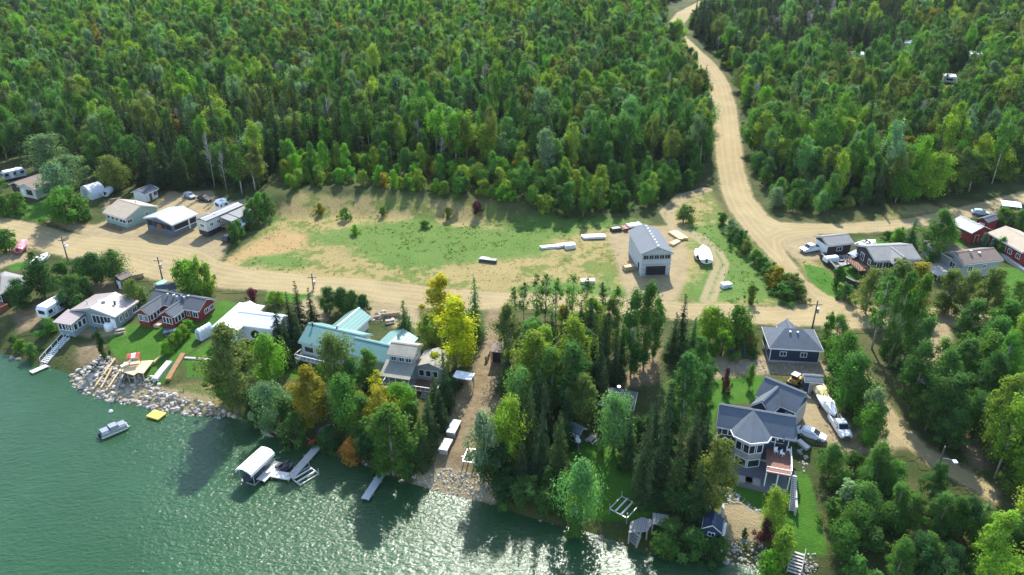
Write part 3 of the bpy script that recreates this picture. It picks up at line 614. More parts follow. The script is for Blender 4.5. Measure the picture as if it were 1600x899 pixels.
# ------------------------------------------------------------------ forest behind: large ones nearest as single trees, the rest one mass
FOREST_PX = [(-60,255),(20,250),(100,255),(180,285),(260,292),(340,298),(400,306),(440,262),(520,256),(640,262),(770,274),(860,290),(900,296),(1000,272),(1050,282),(1090,272),(1108,240),(1101,180),(1086,134),(1064,102),(1044,74),(1026,50),(1022,32),(1040,10),
 (1085,-12),(1140,-12),(1105,14),(1086,30),(1076,44),(1096,68),(1128,98),(1152,130),(1166,170),(1172,220),(1180,250),(1232,312),(1350,322),(1440,318),(1520,300),(1640,270)]
fx, fy, fz = P(np.array([p[0] for p in FOREST_PX], float), np.array([p[1] for p in FOREST_PX], float))
# the forest goes on past the top of the frame
far = [(fx[-1]+120, fy[-1]+30), (760, 640), (900, 1000), (-900, 1000), (-800, 640), (fx[0]-140, fy[0]+20)]
FW = list(zip(fx, fy))+far
pts = []
y = 150.0
while y < 980:
    st = 4.3 if y < 330 else (4.7 if y < 480 else 5.4)
    hw = min(900, y*.82+70)
    x = -hw
    while x < hw:
        pts.append((x+R.uniform(-.48, .48)*st, y+R.uniform(-.48, .48)*st)); x += st
    y += st*.92
pts = np.array(pts); pts = pts[inside(pts[:, 0], pts[:, 1], FW)]
CAMP_PX = [(1342,84),(1423,66),(1527,84),(1511,42),(1578,60),(1485,119),(1556,20),(1478,22)]
CAMP = [P3(*c) for c in CAMP_PX]
ok = np.ones(len(pts), bool)
for c in CAMP: ok &= ~((np.abs(pts[:, 0]-c.x*(pts[:, 1]/c.y)) < 5.0) & (pts[:, 1] > c.y-62) & (pts[:, 1] < c.y+5))
for ox, oy, r in OCC[:900]:
    ok &= ((pts[:, 0]-ox)**2+(pts[:, 1]-oy)**2) > (.5*r+1.0)**2
pts = pts[ok]; pz = zfun(pts[:, 0], pts[:, 1]); qx, qy = to_px(pts[:, 0], pts[:, 1], pz)
# broad drifts of kind and colour
def drift(x, y, s, k): return (np.sin(x*s+k)+np.sin(y*s*1.3+2*k)+np.sin((x+y)*s*.7+3*k)+np.sin((x-y*1.7)*s*1.6+k*5))/4
D1, D2, D3 = drift(pts[:, 0], pts[:, 1], .045, 1.0), drift(pts[:, 0], pts[:, 1], .06, 2.3), drift(pts[:, 0], pts[:, 1], .033, 4.1)
FK = ['aspen', 'poplar', 'spruce', 'shrub', 'bare', 'pine', 'maple']
rows = []
for i, (x, y) in enumerate(pts):
    a, b_ = qx[i], qy[i]; u = R.random()
    con = .10+.22*max(0, D1[i])
    if 150 < a < 470 and 175 < b_ < 300: con = .55
    elif 470 <= a < 900 and 185 < b_ < 262: con = .36
    if a < 160 and b_ > 200: con = .25
    if 1075 < a < 1420 and b_ < 115: con = .78
    if a > 1420 and b_ < 130: con = .25
    if 830 < a < 1110 and 120 < b_ < 240: con = .16
    if b_ < 60 and a < 260: con = .35
    if u < con: k = 'spruce' if R.random() < .8 else 'pine'
    elif u > .965: k = 'bare'
    elif u > .90: k = 'shrub'
    elif D3[i] > .05 and R.random() < .5: k = 'maple'
    else: k = 'aspen' if R.random() < (.62 if b_ < 280 else .4) else 'poplar'
    h = {'maple': 12.0, 'aspen': 15.5, 'poplar': 12.5, 'spruce': 16, 'pine': 14, 'shrub': 4.5, 'bare': 12}[k]*R.uniform(.66, 1.24)
    e_ = R.random()
    if e_ < .10: h *= 1.22
    elif e_ > .86: h *= .68
    if k == 'spruce' and con > .7: h *= .85
    r = {'maple': 3.5, 'aspen': 2.75, 'poplar': 2.6, 'spruce': 2.5, 'pine': 2.6, 'shrub': 2.4, 'bare': 2.2}[k]*R.uniform(.65, 1.35)
    if y > 330: r *= 1.12
    if k in ('spruce', 'pine'): tn = 'spruce' if R.random() < .6 else 'spruce2'
    elif k == 'bare': tn = 'none'
    else:
        w = R.random()+.35*D2[i]
        tn = 'mid' if w < .28 else 'green' if w < .52 else 'olive' if w < .66 else 'grey' if w < .74 else 'birch' if w < .84 else 'yg' if w < 1.0 else 'lime'
        if R.random() < .006: tn = R.choice(['gold', 'orange', 'gold'])
        if b_ < 70 and 1340 < a < 1500 and R.random() < .5: tn = R.choice(['yg', 'yg', 'gold'])
        if b_ < 60 and a < 1050 and R.random() < .35: tn = R.choice(['lime', 'yg'])
    rows.append((y, k, x, pz[i]-.1, h, r, tn))
rows.sort()
COUNT = {'maple': 70, 'aspen': 170, 'poplar': 60, 'spruce': 150, 'pine': 40, 'shrub': 60, 'bare': 14}
rest = []
for y, k, x, z, h, r, tn in rows:
    a, b_ = to_px(x, y, z)
    if COUNT[k] > 0 and -30 < a < 1630:
        COUNT[k] -= 1
        side = 'behind the vacant lots' if 430 < a < 860 else 'behind the mobile home' if a <= 430 else 'behind the new garage' if a < 1115 else 'across from the brown house'
        lab = f"{CN.get(tn, 'grey')} {KW[k]} in the forest {side}"
        place_tree(k, Vector((x, y, z)), h, r, TINT[tn], lab, f"{KW[k]}s of the forest {side}")
    else: rest.append((x, y, z, k, h, r, tn))
FC = bpy.data.collections.new('forest_kinds'); ki = {}
n = 0
for k in sorted(FK):
    ki[k] = []
    for tm, cm, H, Rm in PROTO[k]:
        # one mesh with both materials
        nv = len(tm.vertices); tv = np.empty(nv*3, np.float32); tm.vertices.foreach_get('co', tv); cv = np.empty(len(cm.vertices)*3, np.float32); cm.vertices.foreach_get('co', cv)
        me = bpy.data.meshes.new('forest_'+k); allv = np.concatenate([tv, cv]); me.vertices.add(len(allv)//3); me.vertices.foreach_set('co', allv)
        tl = np.empty(len(tm.loops), np.int32); tm.loops.foreach_get('vertex_index', tl); cl = np.empty(len(cm.loops), np.int32); cm.loops.foreach_get('vertex_index', cl)
        ts = np.empty(len(tm.polygons), np.int32); tm.polygons.foreach_get('loop_start', ts); cs_ = np.empty(len(cm.polygons), np.int32); cm.polygons.foreach_get('loop_start', cs_)
        me.loops.add(len(tl)+len(cl)); me.loops.foreach_set('vertex_index', np.concatenate([tl, cl+nv])); me.polygons.add(len(ts)+len(cs_))
        me.polygons.foreach_set('loop_start', np.concatenate([ts, cs_+len(tl)]))
        me.materials.append(tm.materials[0]); me.materials.append(cm.materials[0])
        me.polygons.foreach_set('material_index', np.concatenate([np.zeros(len(ts), np.int32), np.ones(len(cs_), np.int32)])); me.update(calc_edges=True)
        ca = me.attributes.new('shade', 'FLOAT_COLOR', 'POINT'); sc = np.full((len(allv)//3, 4), .5, np.float32)
        if 'shade' in cm.attributes:
            b4 = np.empty(len(cm.vertices)*4, np.float32); cm.attributes['shade'].data.foreach_get('color', b4); sc[nv:] = b4.reshape(-1, 4)
        ca.data.foreach_set('color', sc.ravel())
        o = bpy.data.objects.new('tree_kind_%02d' % n, me); FC.objects.link(o); ki[k].append((n, H, Rm)); n += 1
fm = bpy.data.meshes.new('forest'); N = len(rest); fm.vertices.add(N)
co = np.array([(r[0], r[1], r[2]) for r in rest], np.float32); fm.vertices.foreach_set('co', co.ravel())
idx = np.zeros(N, np.int32); sc = np.zeros((N, 3), np.float32); rt = np.zeros((N, 3), np.float32); tt = np.zeros((N, 3), np.float32)
for i, (x, y, z, k, h, r, tn) in enumerate(rest):
    q, H, Rm = R.choice(ki[k]); idx[i] = q; sc[i] = (r/Rm, r/Rm, h/H); rt[i] = (R.uniform(-.05, .05), R.uniform(-.05, .05), R.uniform(0, 6.28)); tt[i] = jit(TINT[tn])
for nm_, tp, ar, key in (('kind_index', 'INT', idx, 'value'), ('size', 'FLOAT_VECTOR', sc, 'vector'), ('turn', 'FLOAT_VECTOR', rt, 'vector'), ('tint', 'FLOAT_VECTOR', tt, 'vector')):
    a = fm.attributes.new(nm_, tp, 'POINT'); a.data.foreach_set(key, ar.ravel())
fm.update(); fo = obj('forest', fm)
tag(fo, 'mixed aspen and spruce forest filling the land behind the lots', 'forest', kind='stuff')
ng = bpy.data.node_groups.new('forest_trees', 'GeometryNodeTree'); ng.interface.new_socket('Geometry', in_out='INPUT', socket_type='NodeSocketGeometry'); ng.interface.new_socket('Geometry', in_out='OUTPUT', socket_type='NodeSocketGeometry')
gi = ng.nodes.new('NodeGroupInput'); go = ng.nodes.new('NodeGroupOutput'); ci = ng.nodes.new('GeometryNodeCollectionInfo'); ci.inputs['Collection'].default_value = FC
ci.inputs['Separate Children'].default_value = True; ci.inputs['Reset Children'].default_value = True
ip = ng.nodes.new('GeometryNodeInstanceOnPoints'); ip.inputs['Pick Instance'].default_value = True
def nattr(nm_, tp):
    a = ng.nodes.new('GeometryNodeInputNamedAttribute'); a.data_type = tp; a.inputs['Name'].default_value = nm_; return a.outputs['Attribute']
er = ng.nodes.new('FunctionNodeEulerToRotation')
L_ = ng.links.new
L_(gi.outputs[0], ip.inputs['Points']); L_(ci.outputs[0], ip.inputs['Instance']); L_(nattr('kind_index', 'INT'), ip.inputs['Instance Index'])
L_(nattr('turn', 'FLOAT_VECTOR'), er.inputs[0]); L_(er.outputs[0], ip.inputs['Rotation']); L_(nattr('size', 'FLOAT_VECTOR'), ip.inputs['Scale']); L_(ip.outputs[0], go.inputs[0])
md = fo.modifiers.new('trees', 'NODES'); md.node_group = ng
print('forest mass', N)
# ------------------------------------------------------------------ buildings
GLASS = M('window_glass', (.025, .03, .035), .08, .2, .8, spec=.7); WHITE = M('white_paint', (.78, .78, .76), .5, .08, 1.5, dirt=.12)
SHADEIN = M('interior_shade_paint', (.02, .02, .022), .9, .2); CONC = M('concrete', (.42, .40, .37), .85, .2, 1.2, dirt=.2)  # near-black interior tone imitates the shade inside openings
WOODG = M('weathered_wood', (.30, .28, .25), .85, .3, 2.0, stripe=(0, .3, .25)); WOODY = M('new_lumber', (.52, .37, .18), .7, .25, 2.0)
WOODB = M('brown_wood', (.17, .09, .05), .8, .3, 2.0); BLACKM = M('black_metal', (.03, .03, .032), .5, .2); STEEL = M('galvanised_steel', (.50, .51, .52), .4, .15, 2, .6)
SH_DARK = M('charcoal_shingles', (.070, .082, .095), .85, .35, .9, bump=.6, fine=6); SH_GREY = M('grey_shingles', (.20, .20, .19), .85, .35, .9, bump=.6, fine=6)
SH_BROWN = M('brown_shingles', (.165, .125, .10), .85, .35, .9, bump=.6, fine=6); SH_TAN = M('tan_shingles', (.34, .285, .21), .85, .3, .9, bump=.6, fine=6)
SH_BLUE = M('slate_blue_shingles', (.085, .105, .128), .85, .35, .9, bump=.6, fine=6); SH_CED = M('weathered_cedar_shingles', (.27, .255, .21), .85, .45, .8, bump=.8, fine=4, dirt=.3)
MT_TEAL = M('teal_metal_roofing', (.15, .28, .25), .42, .12, .5, .2, stripe=(0, .55, .12)); MT_WHITE = M('white_metal_roofing', (.74, .77, .78), .38, .08, .5, .1, stripe=(1, .55, .10))
MT_TAN = M('tan_metal_roofing', (.36, .30, .27), .42, .14, .5, .2, stripe=(1, .7, .22), dirt=.15); MT_GREY = M('light_grey_metal_roofing', (.30, .345, .365), .6, .16, .5, .0, stripe=(1, .6, .15), dirt=.15)
MT_DGREY = M('dark_grey_metal_roofing', (.10, .115, .125), .5, .1, .5, .1, stripe=(1, .5, .15))
def siding(n, c, v=.12): return M(n, c, .7, v, 1.2, stripe=(2, .22, .22))
S_GREEN = siding('pale_green_siding', (.30, .40, .33)); S_BLUE = siding('navy_siding', (.020, .040, .075)); S_RED = siding('barn_red_siding', (.22, .022, .020)); S_BROWN = siding('dark_brown_siding', (.045, .032, .030))
S_GREY = siding('grey_siding', (.33, .33, .31)); S_WHITE = siding('white_siding', (.72, .73, .72)); S_SLATE = siding('slate_siding', (.12, .14, .18)); S_CREAM = siding('cream_siding', (.56, .54, .47)); S_TEALG = siding('grey_teal_siding', (.22, .29, .30))
WRAP = M('grey_house_wrap', (.46, .50, .51), .7, .14, .6, stripe=(2, 1.2, .25)); STONEW = M('pale_stone_veneer', (.36, .34, .31), .85, .6, 2.6, bump=.9, fine=5); STUC = M('beige_stucco', (.50, .46, .40), .85, .12)
WCACHE = {}
class House:
    def __init__(s, name, label, fl, fr, br, h, cat='house', group=None, inset=.45, z=None):
        a, b_, c = P3(*fl, h), P3(*fr, h), P3(*br, h)
        a2, b2, c2 = Vector((a.x, a.y)), Vector((b_.x, b_.y)), Vector((c.x, c.y))
        u = (b2-a2); s.w = u.length; u /= s.w; nrm = Vector((-u.y, u.x)); s.d = abs((c2-b2).dot(nrm))
        rz = math.atan2(u.y, u.x); cen = a2+u*s.w/2+nrm*s.d/2
        zc = [Z1(*(a2+u*s.w*i+nrm*s.d*j)) for i in (0, 1) for j in (0, 1)]
        s.z = (sum(zc)/4 if z is None else z); s.drop = max(0, s.z-min(zc))+.6
        s.e = empty(name, (a2.x, a2.y, s.z), rz); tag(s.e, label, cat, group); s.h = h; s.i = inset
        OCC.append((cen.x, cen.y, min(s.w, s.d)/2))
        print('%-20s w %.1f d %.1f' % (name, s.w, s.d))
    def part(s, name, mb, mat, parent=None, smooth=False): return mb.obj(name, mat, parent or s.e, smooth)
    def box(s, name, a, b_, mat, parent=None): return s.part(name, MB().box(*a, *b_), mat, parent)
    def walls(s, mat, rise=0, axis='x', x0=None, y0=None, x1=None, y1=None, h=None, zb=None, name='wall'):
        i = s.i; x0 = i if x0 is None else x0; y0 = i if y0 is None else y0; x1 = s.w-i if x1 is None else x1; y1 = s.d-i if y1 is None else y1
        h = s.h if h is None else h; zb = -s.drop if zb is None else zb; t = .08
        s.box_ = (x0, y0, x1, y1)
        if axis == 'x':
            m = (y0+y1)/2; k = rise*(y1-y0)/max(.1, (y1-y0+2*i)); return s.part(name, MB().prism([(y0, zb), (y1, zb), (y1, h-t), (m, h-t+k), (y0, h-t)], x0, x1, 'x'), mat)
        m = (x0+x1)/2; k = rise*(x1-x0)/max(.1, (x1-x0+2*i)); return s.part(name, MB().prism([(x0, zb), (x1, zb), (x1, h-t), (m, h-t+k), (x0, h-t)], y0, y1, 'y'), mat)
    def gable(s, mat, rise, axis='x', x0=0, y0=0, x1=None, y1=None, h=None, fascia=WHITE, th=.16, name='roof', ridge=.5):
        x1 = s.w if x1 is None else x1; y1 = s.d if y1 is None else y1; h = s.h if h is None else h
        a0, a1, b0, b1 = (y0, y1, x0, x1) if axis == 'x' else (x0, x1, y0, y1)
        m = a0+(a1-a0)*ridge; mb = MB()
        mb.prism([(a0, h), (m, h+rise), (m, h+rise+th), (a0, h+th)], b0, b1, axis); mb.prism([(m, h+rise), (a1, h), (a1, h+th), (m, h+rise+th)], b0, b1, axis)
        # ridge cap
        q = .14; mb.prism([(m-q*2, h+rise+th-.06), (m, h+rise+th+.05), (m+q*2, h+rise+th-.06)], b0-.01, b1+.01, axis)
        r = s.part(name, mb, mat)
        if fascia:
            f = MB()
            for p, q_ in (((a0, h), (m, h+rise)), ((m, h+rise), (a1, h))):
                for bb in (b0, b1-.07): f.prism([(p[0], p[1]-.14), (q_[0], q_[1]-.14), (q_[0], q_[1]+.0), (p[0], p[1]+.0)], bb-.03, bb+.07, axis)
            for aa in (a0, a1): f.prism([(aa-.05, h-.14), (aa+.05, h-.14), (aa+.05, h+.06), (aa-.05, h+.06)], b0+.08, b1-.08, axis)
            s.part('fascia', f, fascia, r)
        return r
    def hip(s, mat, rise, x0=0, y0=0, x1=None, y1=None, h=None, fascia=WHITE, th=.16, run=None, name='roof'):
        x1 = s.w if x1 is None else x1; y1 = s.d if y1 is None else y1; h = s.h if h is None else h
        w, d = x1-x0, y1-y0; run = run or min(w, d)/2
        if w >= d: r0, r1 = (x0+run, (y0+y1)/2), (x1-run, (y0+y1)/2)
        else: r0, r1 = ((x0+x1)/2, y0+run), ((x0+x1)/2, y1-run)
        v = [(x0, y0, h), (x1, y0, h), (x1, y1, h), (x0, y1, h), (x0, y0, h+th), (x1, y0, h+th), (x1, y1, h+th), (x0, y1, h+th), (*r0, h+rise+th), (*r1, h+rise+th)]
        f = [(0, 3, 2, 1), (0, 1, 5, 4), (1, 2, 6, 5), (2, 3, 7, 6), (3, 0, 4, 7)]
        f += [(4, 5, 9, 8), (5, 6, 9), (6, 7, 8, 9), (7, 4, 8)] if w >= d else [(4, 5, 8), (5, 6, 9, 8), (6, 7, 9), (7, 4, 8, 9)]
        r = s.part(name, MB().add(v, f), mat)
        if fascia:
            m = MB()
            m.box(x0-.05, y0-.05, h-.1, x1+.05, y0-.01, h+.13); m.box(x0-.05, y1+.01, h-.1, x1+.05, y1+.05, h+.13)
            m.box(x0-.05, y0, h-.1, x0-.01, y1, h+.13); m.box(x1+.01, y0, h-.1, x1+.05, y1, h+.13); s.part('fascia', m, fascia, r)
        return r
    def shed(s, mat, x0, y0, x1, y1, hf, hb, th=.14, name='roof'):
        return s.part(name, MB().prism([(y0, hf), (y1, hb), (y1, hb+th), (y0, hf+th)], x0, x1, 'x'), mat)
    def _face(s, face, t, z, box=None):
        x0, y0, x1, y1 = box or s.box_
        t = max(.7, min(t, ((y1-y0) if face in 'LR' else (x1-x0))-.8))
        return {'F': ((x0+t, y0, z), 0), 'R': ((x1, y0+t, z), math.pi/2), 'B': ((x1-t, y1, z), math.pi), 'L': ((x0, y1-t, z), -math.pi/2)}[face]
    def win(s, face, t, z, w=1.2, h=1.1, frame=WHITE, box=None, mull=1, name='window', glass=GLASS, parent=None):
        key = (round(w, 2), round(h, 2), frame.name, mull, glass.name)
        if key not in WCACHE:
            m = MB(); f = .11
            m.box(-w/2-f, -.07, -h/2-f, w/2+f, 0.02, -h/2); m.box(-w/2-f, -.07, h/2, w/2+f, 0.02, h/2+f)
            m.box(-w/2-f, -.068, -h/2, -w/2, 0.02, h/2); m.box(w/2, -.068, -h/2, w/2+f, 0.02, h/2)
            for q in range(mull): 
                xx = -w/2+w*(q+1)/(mull+1); m.box(xx-.035, -.05, -h/2, xx+.035, .02, h/2)
            panes = []
            for q in range(mull+1):
                xa = -w/2+w*q/(mull+1)+.035*(q > 0); xb = -w/2+w*(q+1)/(mull+1)-.035*(q < mull); panes.append(MB().box(xa, -.025, -h/2, xb, .015, h/2).mesh('pane', glass))
            WCACHE[key] = (m.mesh('window', frame), panes)
        fm_, panes = WCACHE[key]; loc, rz = s._face(face, t, z, box)
        o = obj(name, fm_, parent or s.e, loc, rz)
        for p in panes: obj('pane', p, o)
        return o
    def door(s, face, t, w=.95, h=2.05, mat=WHITE, z=0.0, box=None, name='door', frame=WHITE):
        loc, rz = s._face(face, t, z, box)
        m = MB().box(-w/2, -.06, .02, w/2, .01, h)
        for k in range(int(h/.55)): m.box(-w/2+.08, -.085, .1+k*.55, w/2-.08, -.06, .1+k*.55+.42)
        o = obj(name, m.mesh(name, mat), s.e, loc, rz)
        f = MB().box(-w/2-.1, -.07, 0, -w/2-.005, .0, h+.1).box(w/2+.005, -.07, 0, w/2+.1, .0, h+.1).box(-w/2, -.07, h+.005, w/2, 0, h+.1); f.obj('door_frame', frame, o)
        if name == 'door': MB().box(w/2-.16, -.13, .95, w/2-.09, -.06, 1.05).obj('handle', STEEL, o)
        return o
    def chimney(s, x, y, z0, z1, r=.12, mat=STEEL, name='roof_vent'):
        return s.part(name, MB().tube([(x, y, z0), (x, y, z1)], r, 8).tube([(x, y, z1), (x, y, z1+.1)], r*1.6, 8), mat)
    def deck(s, x0, y0, x1, y1, z, mat=WOODG, rail=WHITE, sides='FLR', posts=True, name='deck', zb=None):
        zb = -s.drop if zb is None else zb; e = s.box(name, (x0, y0, z-.18), (x1, y1, z-.04), mat)
        nb = max(3, int((y1-y0)/.45)); st = (y1-y0)/nb
        for q in range(nb): s.box('plank', (x0-.03, y0+q*st+.02, z-.04), (x1+.03, y0+(q+1)*st-.02, z), mat, e)
        if posts:
            for xx in (x0+.1, (x0+x1)/2, x1-.1):
                s.box('post', (xx-.09, y0+.05, zb), (xx+.09, y0+.23, z-.18), rail or mat, e)
        if rail:
            for side in sides:
                a, b_ = {'F': ((x0, y0), (x1, y0)), 'L': ((x0, y0), (x0, y1)), 'R': ((x1, y0), (x1, y1)), 'B': ((x0, y1), (x1, y1))}[side]
                m = MB().bar((*a, z+1.0), (*b_, z+1.0), .10, .08).bar((*a, z+.18), (*b_, z+.18), .06); L = math.dist(a, b_)
                for k in range(int(L/.9)+2):
                    f = min(1, k*.9/L); m.bar((a[0]+(b_[0]-a[0])*f, a[1]+(b_[1]-a[1])*f, z), (a[0]+(b_[0]-a[0])*f, a[1]+(b_[1]-a[1])*f, z+1.0), .07)
                s.part('railing', m, rail, e)
        return e
    def steps(s, x0, x1, y0, z0, y1, z1, mat=WOODG, name='stairs'):
        n = max(3, int(abs(z1-z0)/.2)); m = MB()
        e = s.part(name, MB().bar((x0, y0, z0-.1), (x0, y1, z1-.1), .08, .26).bar((x1, y0, z0-.1), (x1, y1, z1-.1), .08, .26), mat)
        for k in range(n):
            f = (k+.5)/n; y = y0+(y1-y0)*f; z = z0+(z1-z0)*f; s.box('tread', (x0+.05, y-.15, z-.03), (x1-.05, y+.15, z+.03), mat, e)
        return e

# --- north side of the gravel road
H = House('bungalow', 'beige bungalow with brown shingle roof beside grey-green willows', (26,293), (54,299.5), (76,285), 2.7)
H.walls(S_CREAM, 1.2, 'y'); H.gable(SH_BROWN, 1.2, 'y'); [H.win('F', H.w*f, 1.5, .7, 1.3, BLACKM, mull=0) for f in (.42, .52, .62)]; H.win('R', 3, 1.5); H.door('F', H.w*.16)
H.box('porch', (-4.8, 1.5, -1), (.4, 8.5, 2.3), S_BROWN); H.gable(SH_BROWN, .9, 'y', -5.3, 1.0, .3, 9.2, 2.3, name='porch_roof'); H.steps(-2.6, -1.2, -1.6, -.4, 1.4, .5, WOODY); H.chimney(H.w*.7, 5, 3, 4.6)
H = House('cottage', 'pale green cottage with tan gable roof and screened front porch', (160,334), (195.5,344), (241,320.5), 2.6)
H.walls(S_GREEN, 2.0); H.gable(SH_TAN, 2.0, ridge=.52); [H.win('F', H.w*(.13+.185*k), 1.65, 1.1, .8, mull=0) for k in range(5)]; H.win('R', 1.0, 1.6, 1.3, .9); H.win('R', H.d*.6, 1.9, .8, .8); H.door('L', 3); H.chimney(H.w*.6, H.d*.62, 3.8, 5.0)
H.part('planter', MB().box(H.w*.3, -1.6, -.6, H.w*.9, -.8, .2), WOODB)
H = House('cabin', 'small white-fronted cabin with dark roof behind the pale green cottage', (204,301), (226,305), (250,295), 2.5)
H.walls(S_WHITE, .9, 'y'); H.gable(SH_DARK, .9, 'y'); H.door('R', 1.8, mat=WOODB); H.win('R', 4.2, 1.5)
H = House('open_workshop', 'slate-blue workshop with light grey metal roof and open front', (223.5,342.5), (269,355), (307.5,333), 3.1, 'garage')
i = H.i; H.walls(S_SLATE, 1.2, 'y', h=3.0); H.gable(MT_GREY, 1.2, 'y')
H.part('opening_shade', MB().box(H.w*.08, i-.05, 1.35, H.w*.92, i+.02, 2.75), SHADEIN); H.part('doorway', MB().box(H.w*.40, i-.07, 0, H.w*.56, i+.03, 2.2), M('rust_red_dirt', (.22, .10, .05)))  # dark slab on the closed front wall stands for the shaded inside
for k in range(5): H.box('post', (H.w*(.08+.21*k)-.07, i-.09, 0), (H.w*(.08+.21*k)+.07, i-.055, 2.9), S_SLATE)
H.part('side_opening_shade', MB().box(H.w-i-.02, 1.0, 1.3, H.w-i+.05, H.d*.62, 2.6), SHADEIN); H.part('side_opening_shade', MB().box(H.w-i-.02, H.d*.68, 1.3, H.w-i+.05, H.d*.93, 2.6), SHADEIN)  # shade of the open side, put on the wall as dark slabs
H.part('side_rail', MB().box(H.w-i+.05, .8, 1.18, H.w-i+.2, H.d-.8, 1.3), WHITE); H.part('corner_post', MB().box(H.w-i, H.d*.63, .2, H.w-i+.09, H.d*.67, 2.9), WHITE)
H = House('mobile_home', 'long white mobile home with grey roof and covered side addition', (306.5,350), (323,354), (376,312.5), 3.3, 'mobile home', inset=.12)
H.walls(S_CREAM, .35, 'y', zb=.55, h=3.2); H.gable(MT_DGREY, .35, 'y', fascia=None); H.win('F', H.w*.5, 1.9, 1.2, .7); [H.win('R', f*H.d, 2.0, .9, .8) for f in (.12, .3)]; H.part('skirting', MB().box(.25, .25, -.8, H.w-.25, H.d-.25, .56), BLACKM)
H.chimney(H.w*.35, H.d*.26, 3.4, 3.9); H.chimney(H.w*.6, H.d*.33, 3.4, 3.8, .2, WHITE)
H.part('addition', MB().box(H.w, H.d*.56, -.8, H.w+3.6, H.d*.95, 2.6), S_CREAM); H.part('addition_roof', MB().prism([(H.w-.05, 3.0), (H.w+4.2, 2.5), (H.w+4.2, 2.65), (H.w-.05, 3.15)], H.d*.55, H.d*.97, 'y'), MT_DGREY)
H.deck(H.w+.1, H.d*.33, H.w+3.9, H.d*.55, .7, sides='FR', rail=WOODB); H.part('porch_roof', MB().prism([(H.w-.05, 2.95), (H.w+4.0, 2.45), (H.w+4.0, 2.57), (H.w-.05, 3.08)], H.d*.34, H.d*.535, 'y'), MT_DGREY)
for yy in (.35, .52): H.box('porch_post', (H.w+3.7, H.d*yy, .7), (H.w+3.85, H.d*yy+.14, 2.47), WHITE)
H.win('R', H.d*.7, 1.6, 1.1, .9, box=(0, 0, H.w+3.6, H.d))

def arch_shelter(name, label, fl, fr, br, rise, mat, cat='shelter', legs=.4):
    H = House(name, label, fl, fr, br, 0.0, cat); n = 12; w = H.w; ring = [(w/2-w/2*math.cos(math.pi*k/n), legs+(rise-legs)*math.sin(math.pi*k/n)**.8) for k in range(n+1)]
    m = MB(); pts = [(0, -.3)]+ring+[(w, -.3)]
    rings = [[(x, y, z) for x, z in pts] for y in np.linspace(0, H.d, 5)]
    m.loft(rings, cap=True); H.part('cover', m, mat, smooth=False)
    fr_ = MB()
    for y in np.linspace(0, H.d, 5):
        fr_.tube([(x, y, z+.04) for x, z in pts[1:-1]], .04, 4)
    H.part('rib', fr_, STEEL); H.part('door_flap', MB().box(w*.3, -.06, -.2, w*.7, -.02, rise*.72), M('grey_tarp', (.35, .37, .38), .6)); return H
arch_shelter('fabric_shelter', 'silver-white arched fabric shelter behind the leafy roadside tree', (127,307), (144,313), (161,304), 3.6, M('silver_fabric', (.58, .60, .62), .5, .15, .5))
arch_shelter('garden_shelter', 'small pale arched fabric shelter between the red and white-roofed houses', (306,530), (316,533.5), (329,519), 2.4, M('pale_fabric', (.62, .68, .68), .5, .12, .5))

# --- new garage on the open lot
H = House('unfinished_garage', 'unfinished grey two-storey garage with open bay on the dirt lot', (1002,400), (1052.5,398), (1040.5,360), 5.3, 'garage', inset=.35, z=Z1(*P3(1026,426)[:2]))
i = H.i; H.walls(WRAP, 1.6, 'y'); H.gable(M('grey_underlay', (.10, .12, .14), .75, .14, .4), 1.6, 'y', fascia=M('raw_fascia', (.5, .48, .42)))
x0, y0, x1, y1 = H.box_; W_ = x1-x0
H.part('bay_opening_shade', MB().box(x0+W_*.16, y0-.03, .05, x0+W_*.84, y0+.06, 2.3), SHADEIN)  # near-black panel paints the shade of the bay on a closed wall
H.part('bay_frame', MB().box(x0+W_*.13, y0-.10, 0, x0+W_*.16, y0, 2.55).box(x0+W_*.84, y0-.10, 0, x0+W_*.87, y0, 2.55).box(x0+W_*.16, y0-.10, 2.3, x0+W_*.84, y0, 2.55), STEEL)
for k in range(5): H.win('F', W_*(.14+.18*k), 4.5, 1.2, .9, frame=M('raw_stud', (.42, .40, .36)), glass=SHADEIN)
for k in range(8): H.part('vent', MB().tube([(H.w/2+.3, 1+k*H.d/8.5, 6.85), (H.w/2+.3, 1+k*H.d/8.5, 7.12)], .16, 6), STEEL)
for z in (1.3, 2.75, 3.9): H.part('panel_seam', MB().box(x0-.01, y0-.025, z, x1+.01, y0-.001, z+.05), STEEL)
for k in range(5): H.part('rafter_tail', MB().box(x0+W_*(.3+.1*k), y0-.03, 5.35, x0+W_*(.3+.1*k)+.05, y0-.001, 5.9), WOODB)
H.part('side_door', MB().box(x0-.05, y0+2, 0, x0+.01, y0+3, 2.1), SHADEIN)

# --- south side, left
H = House('grey_roof_house', 'brown house with grey hipped roof beside boats and a lawn strip', (-45,452), (1,464), (44,431), 3.0)
H.walls(S_BROWN); H.hip(SH_GREY, 1.7, run=5); H.win('R', 3.2, 1.6); H.win('R', 8, 1.6); H.win('F', 4, 1.6); H.win('F', 8, 1.6); H.box('porch', (H.w-2, -3, -1.5), (H.w+1, .4, .8), M('red_brown_boards', (.24, .08, .045)))
H = House('tan_roof_cottage', 'cottage with long tan metal roof, window wall and small sunroom', (110,489.5), (180,498), (208,467.5), 2.9)
H.walls(S_TEALG, 1.3, 'y'); H.gable(MT_TAN, 1.3, 'y', fascia=M('grey_fascia', (.5, .5, .48))); [H.win('F', H.w*(.44+.085*k), 1.5, .8, 1.8, mull=0) for k in range(5)]; H.win('R', 1.4, 1.6, .7, 1.2); H.win('R', 3, 1.6, .7, 1.2); H.win('R', 8, 1.5); H.door('F', H.w*.93-.4)
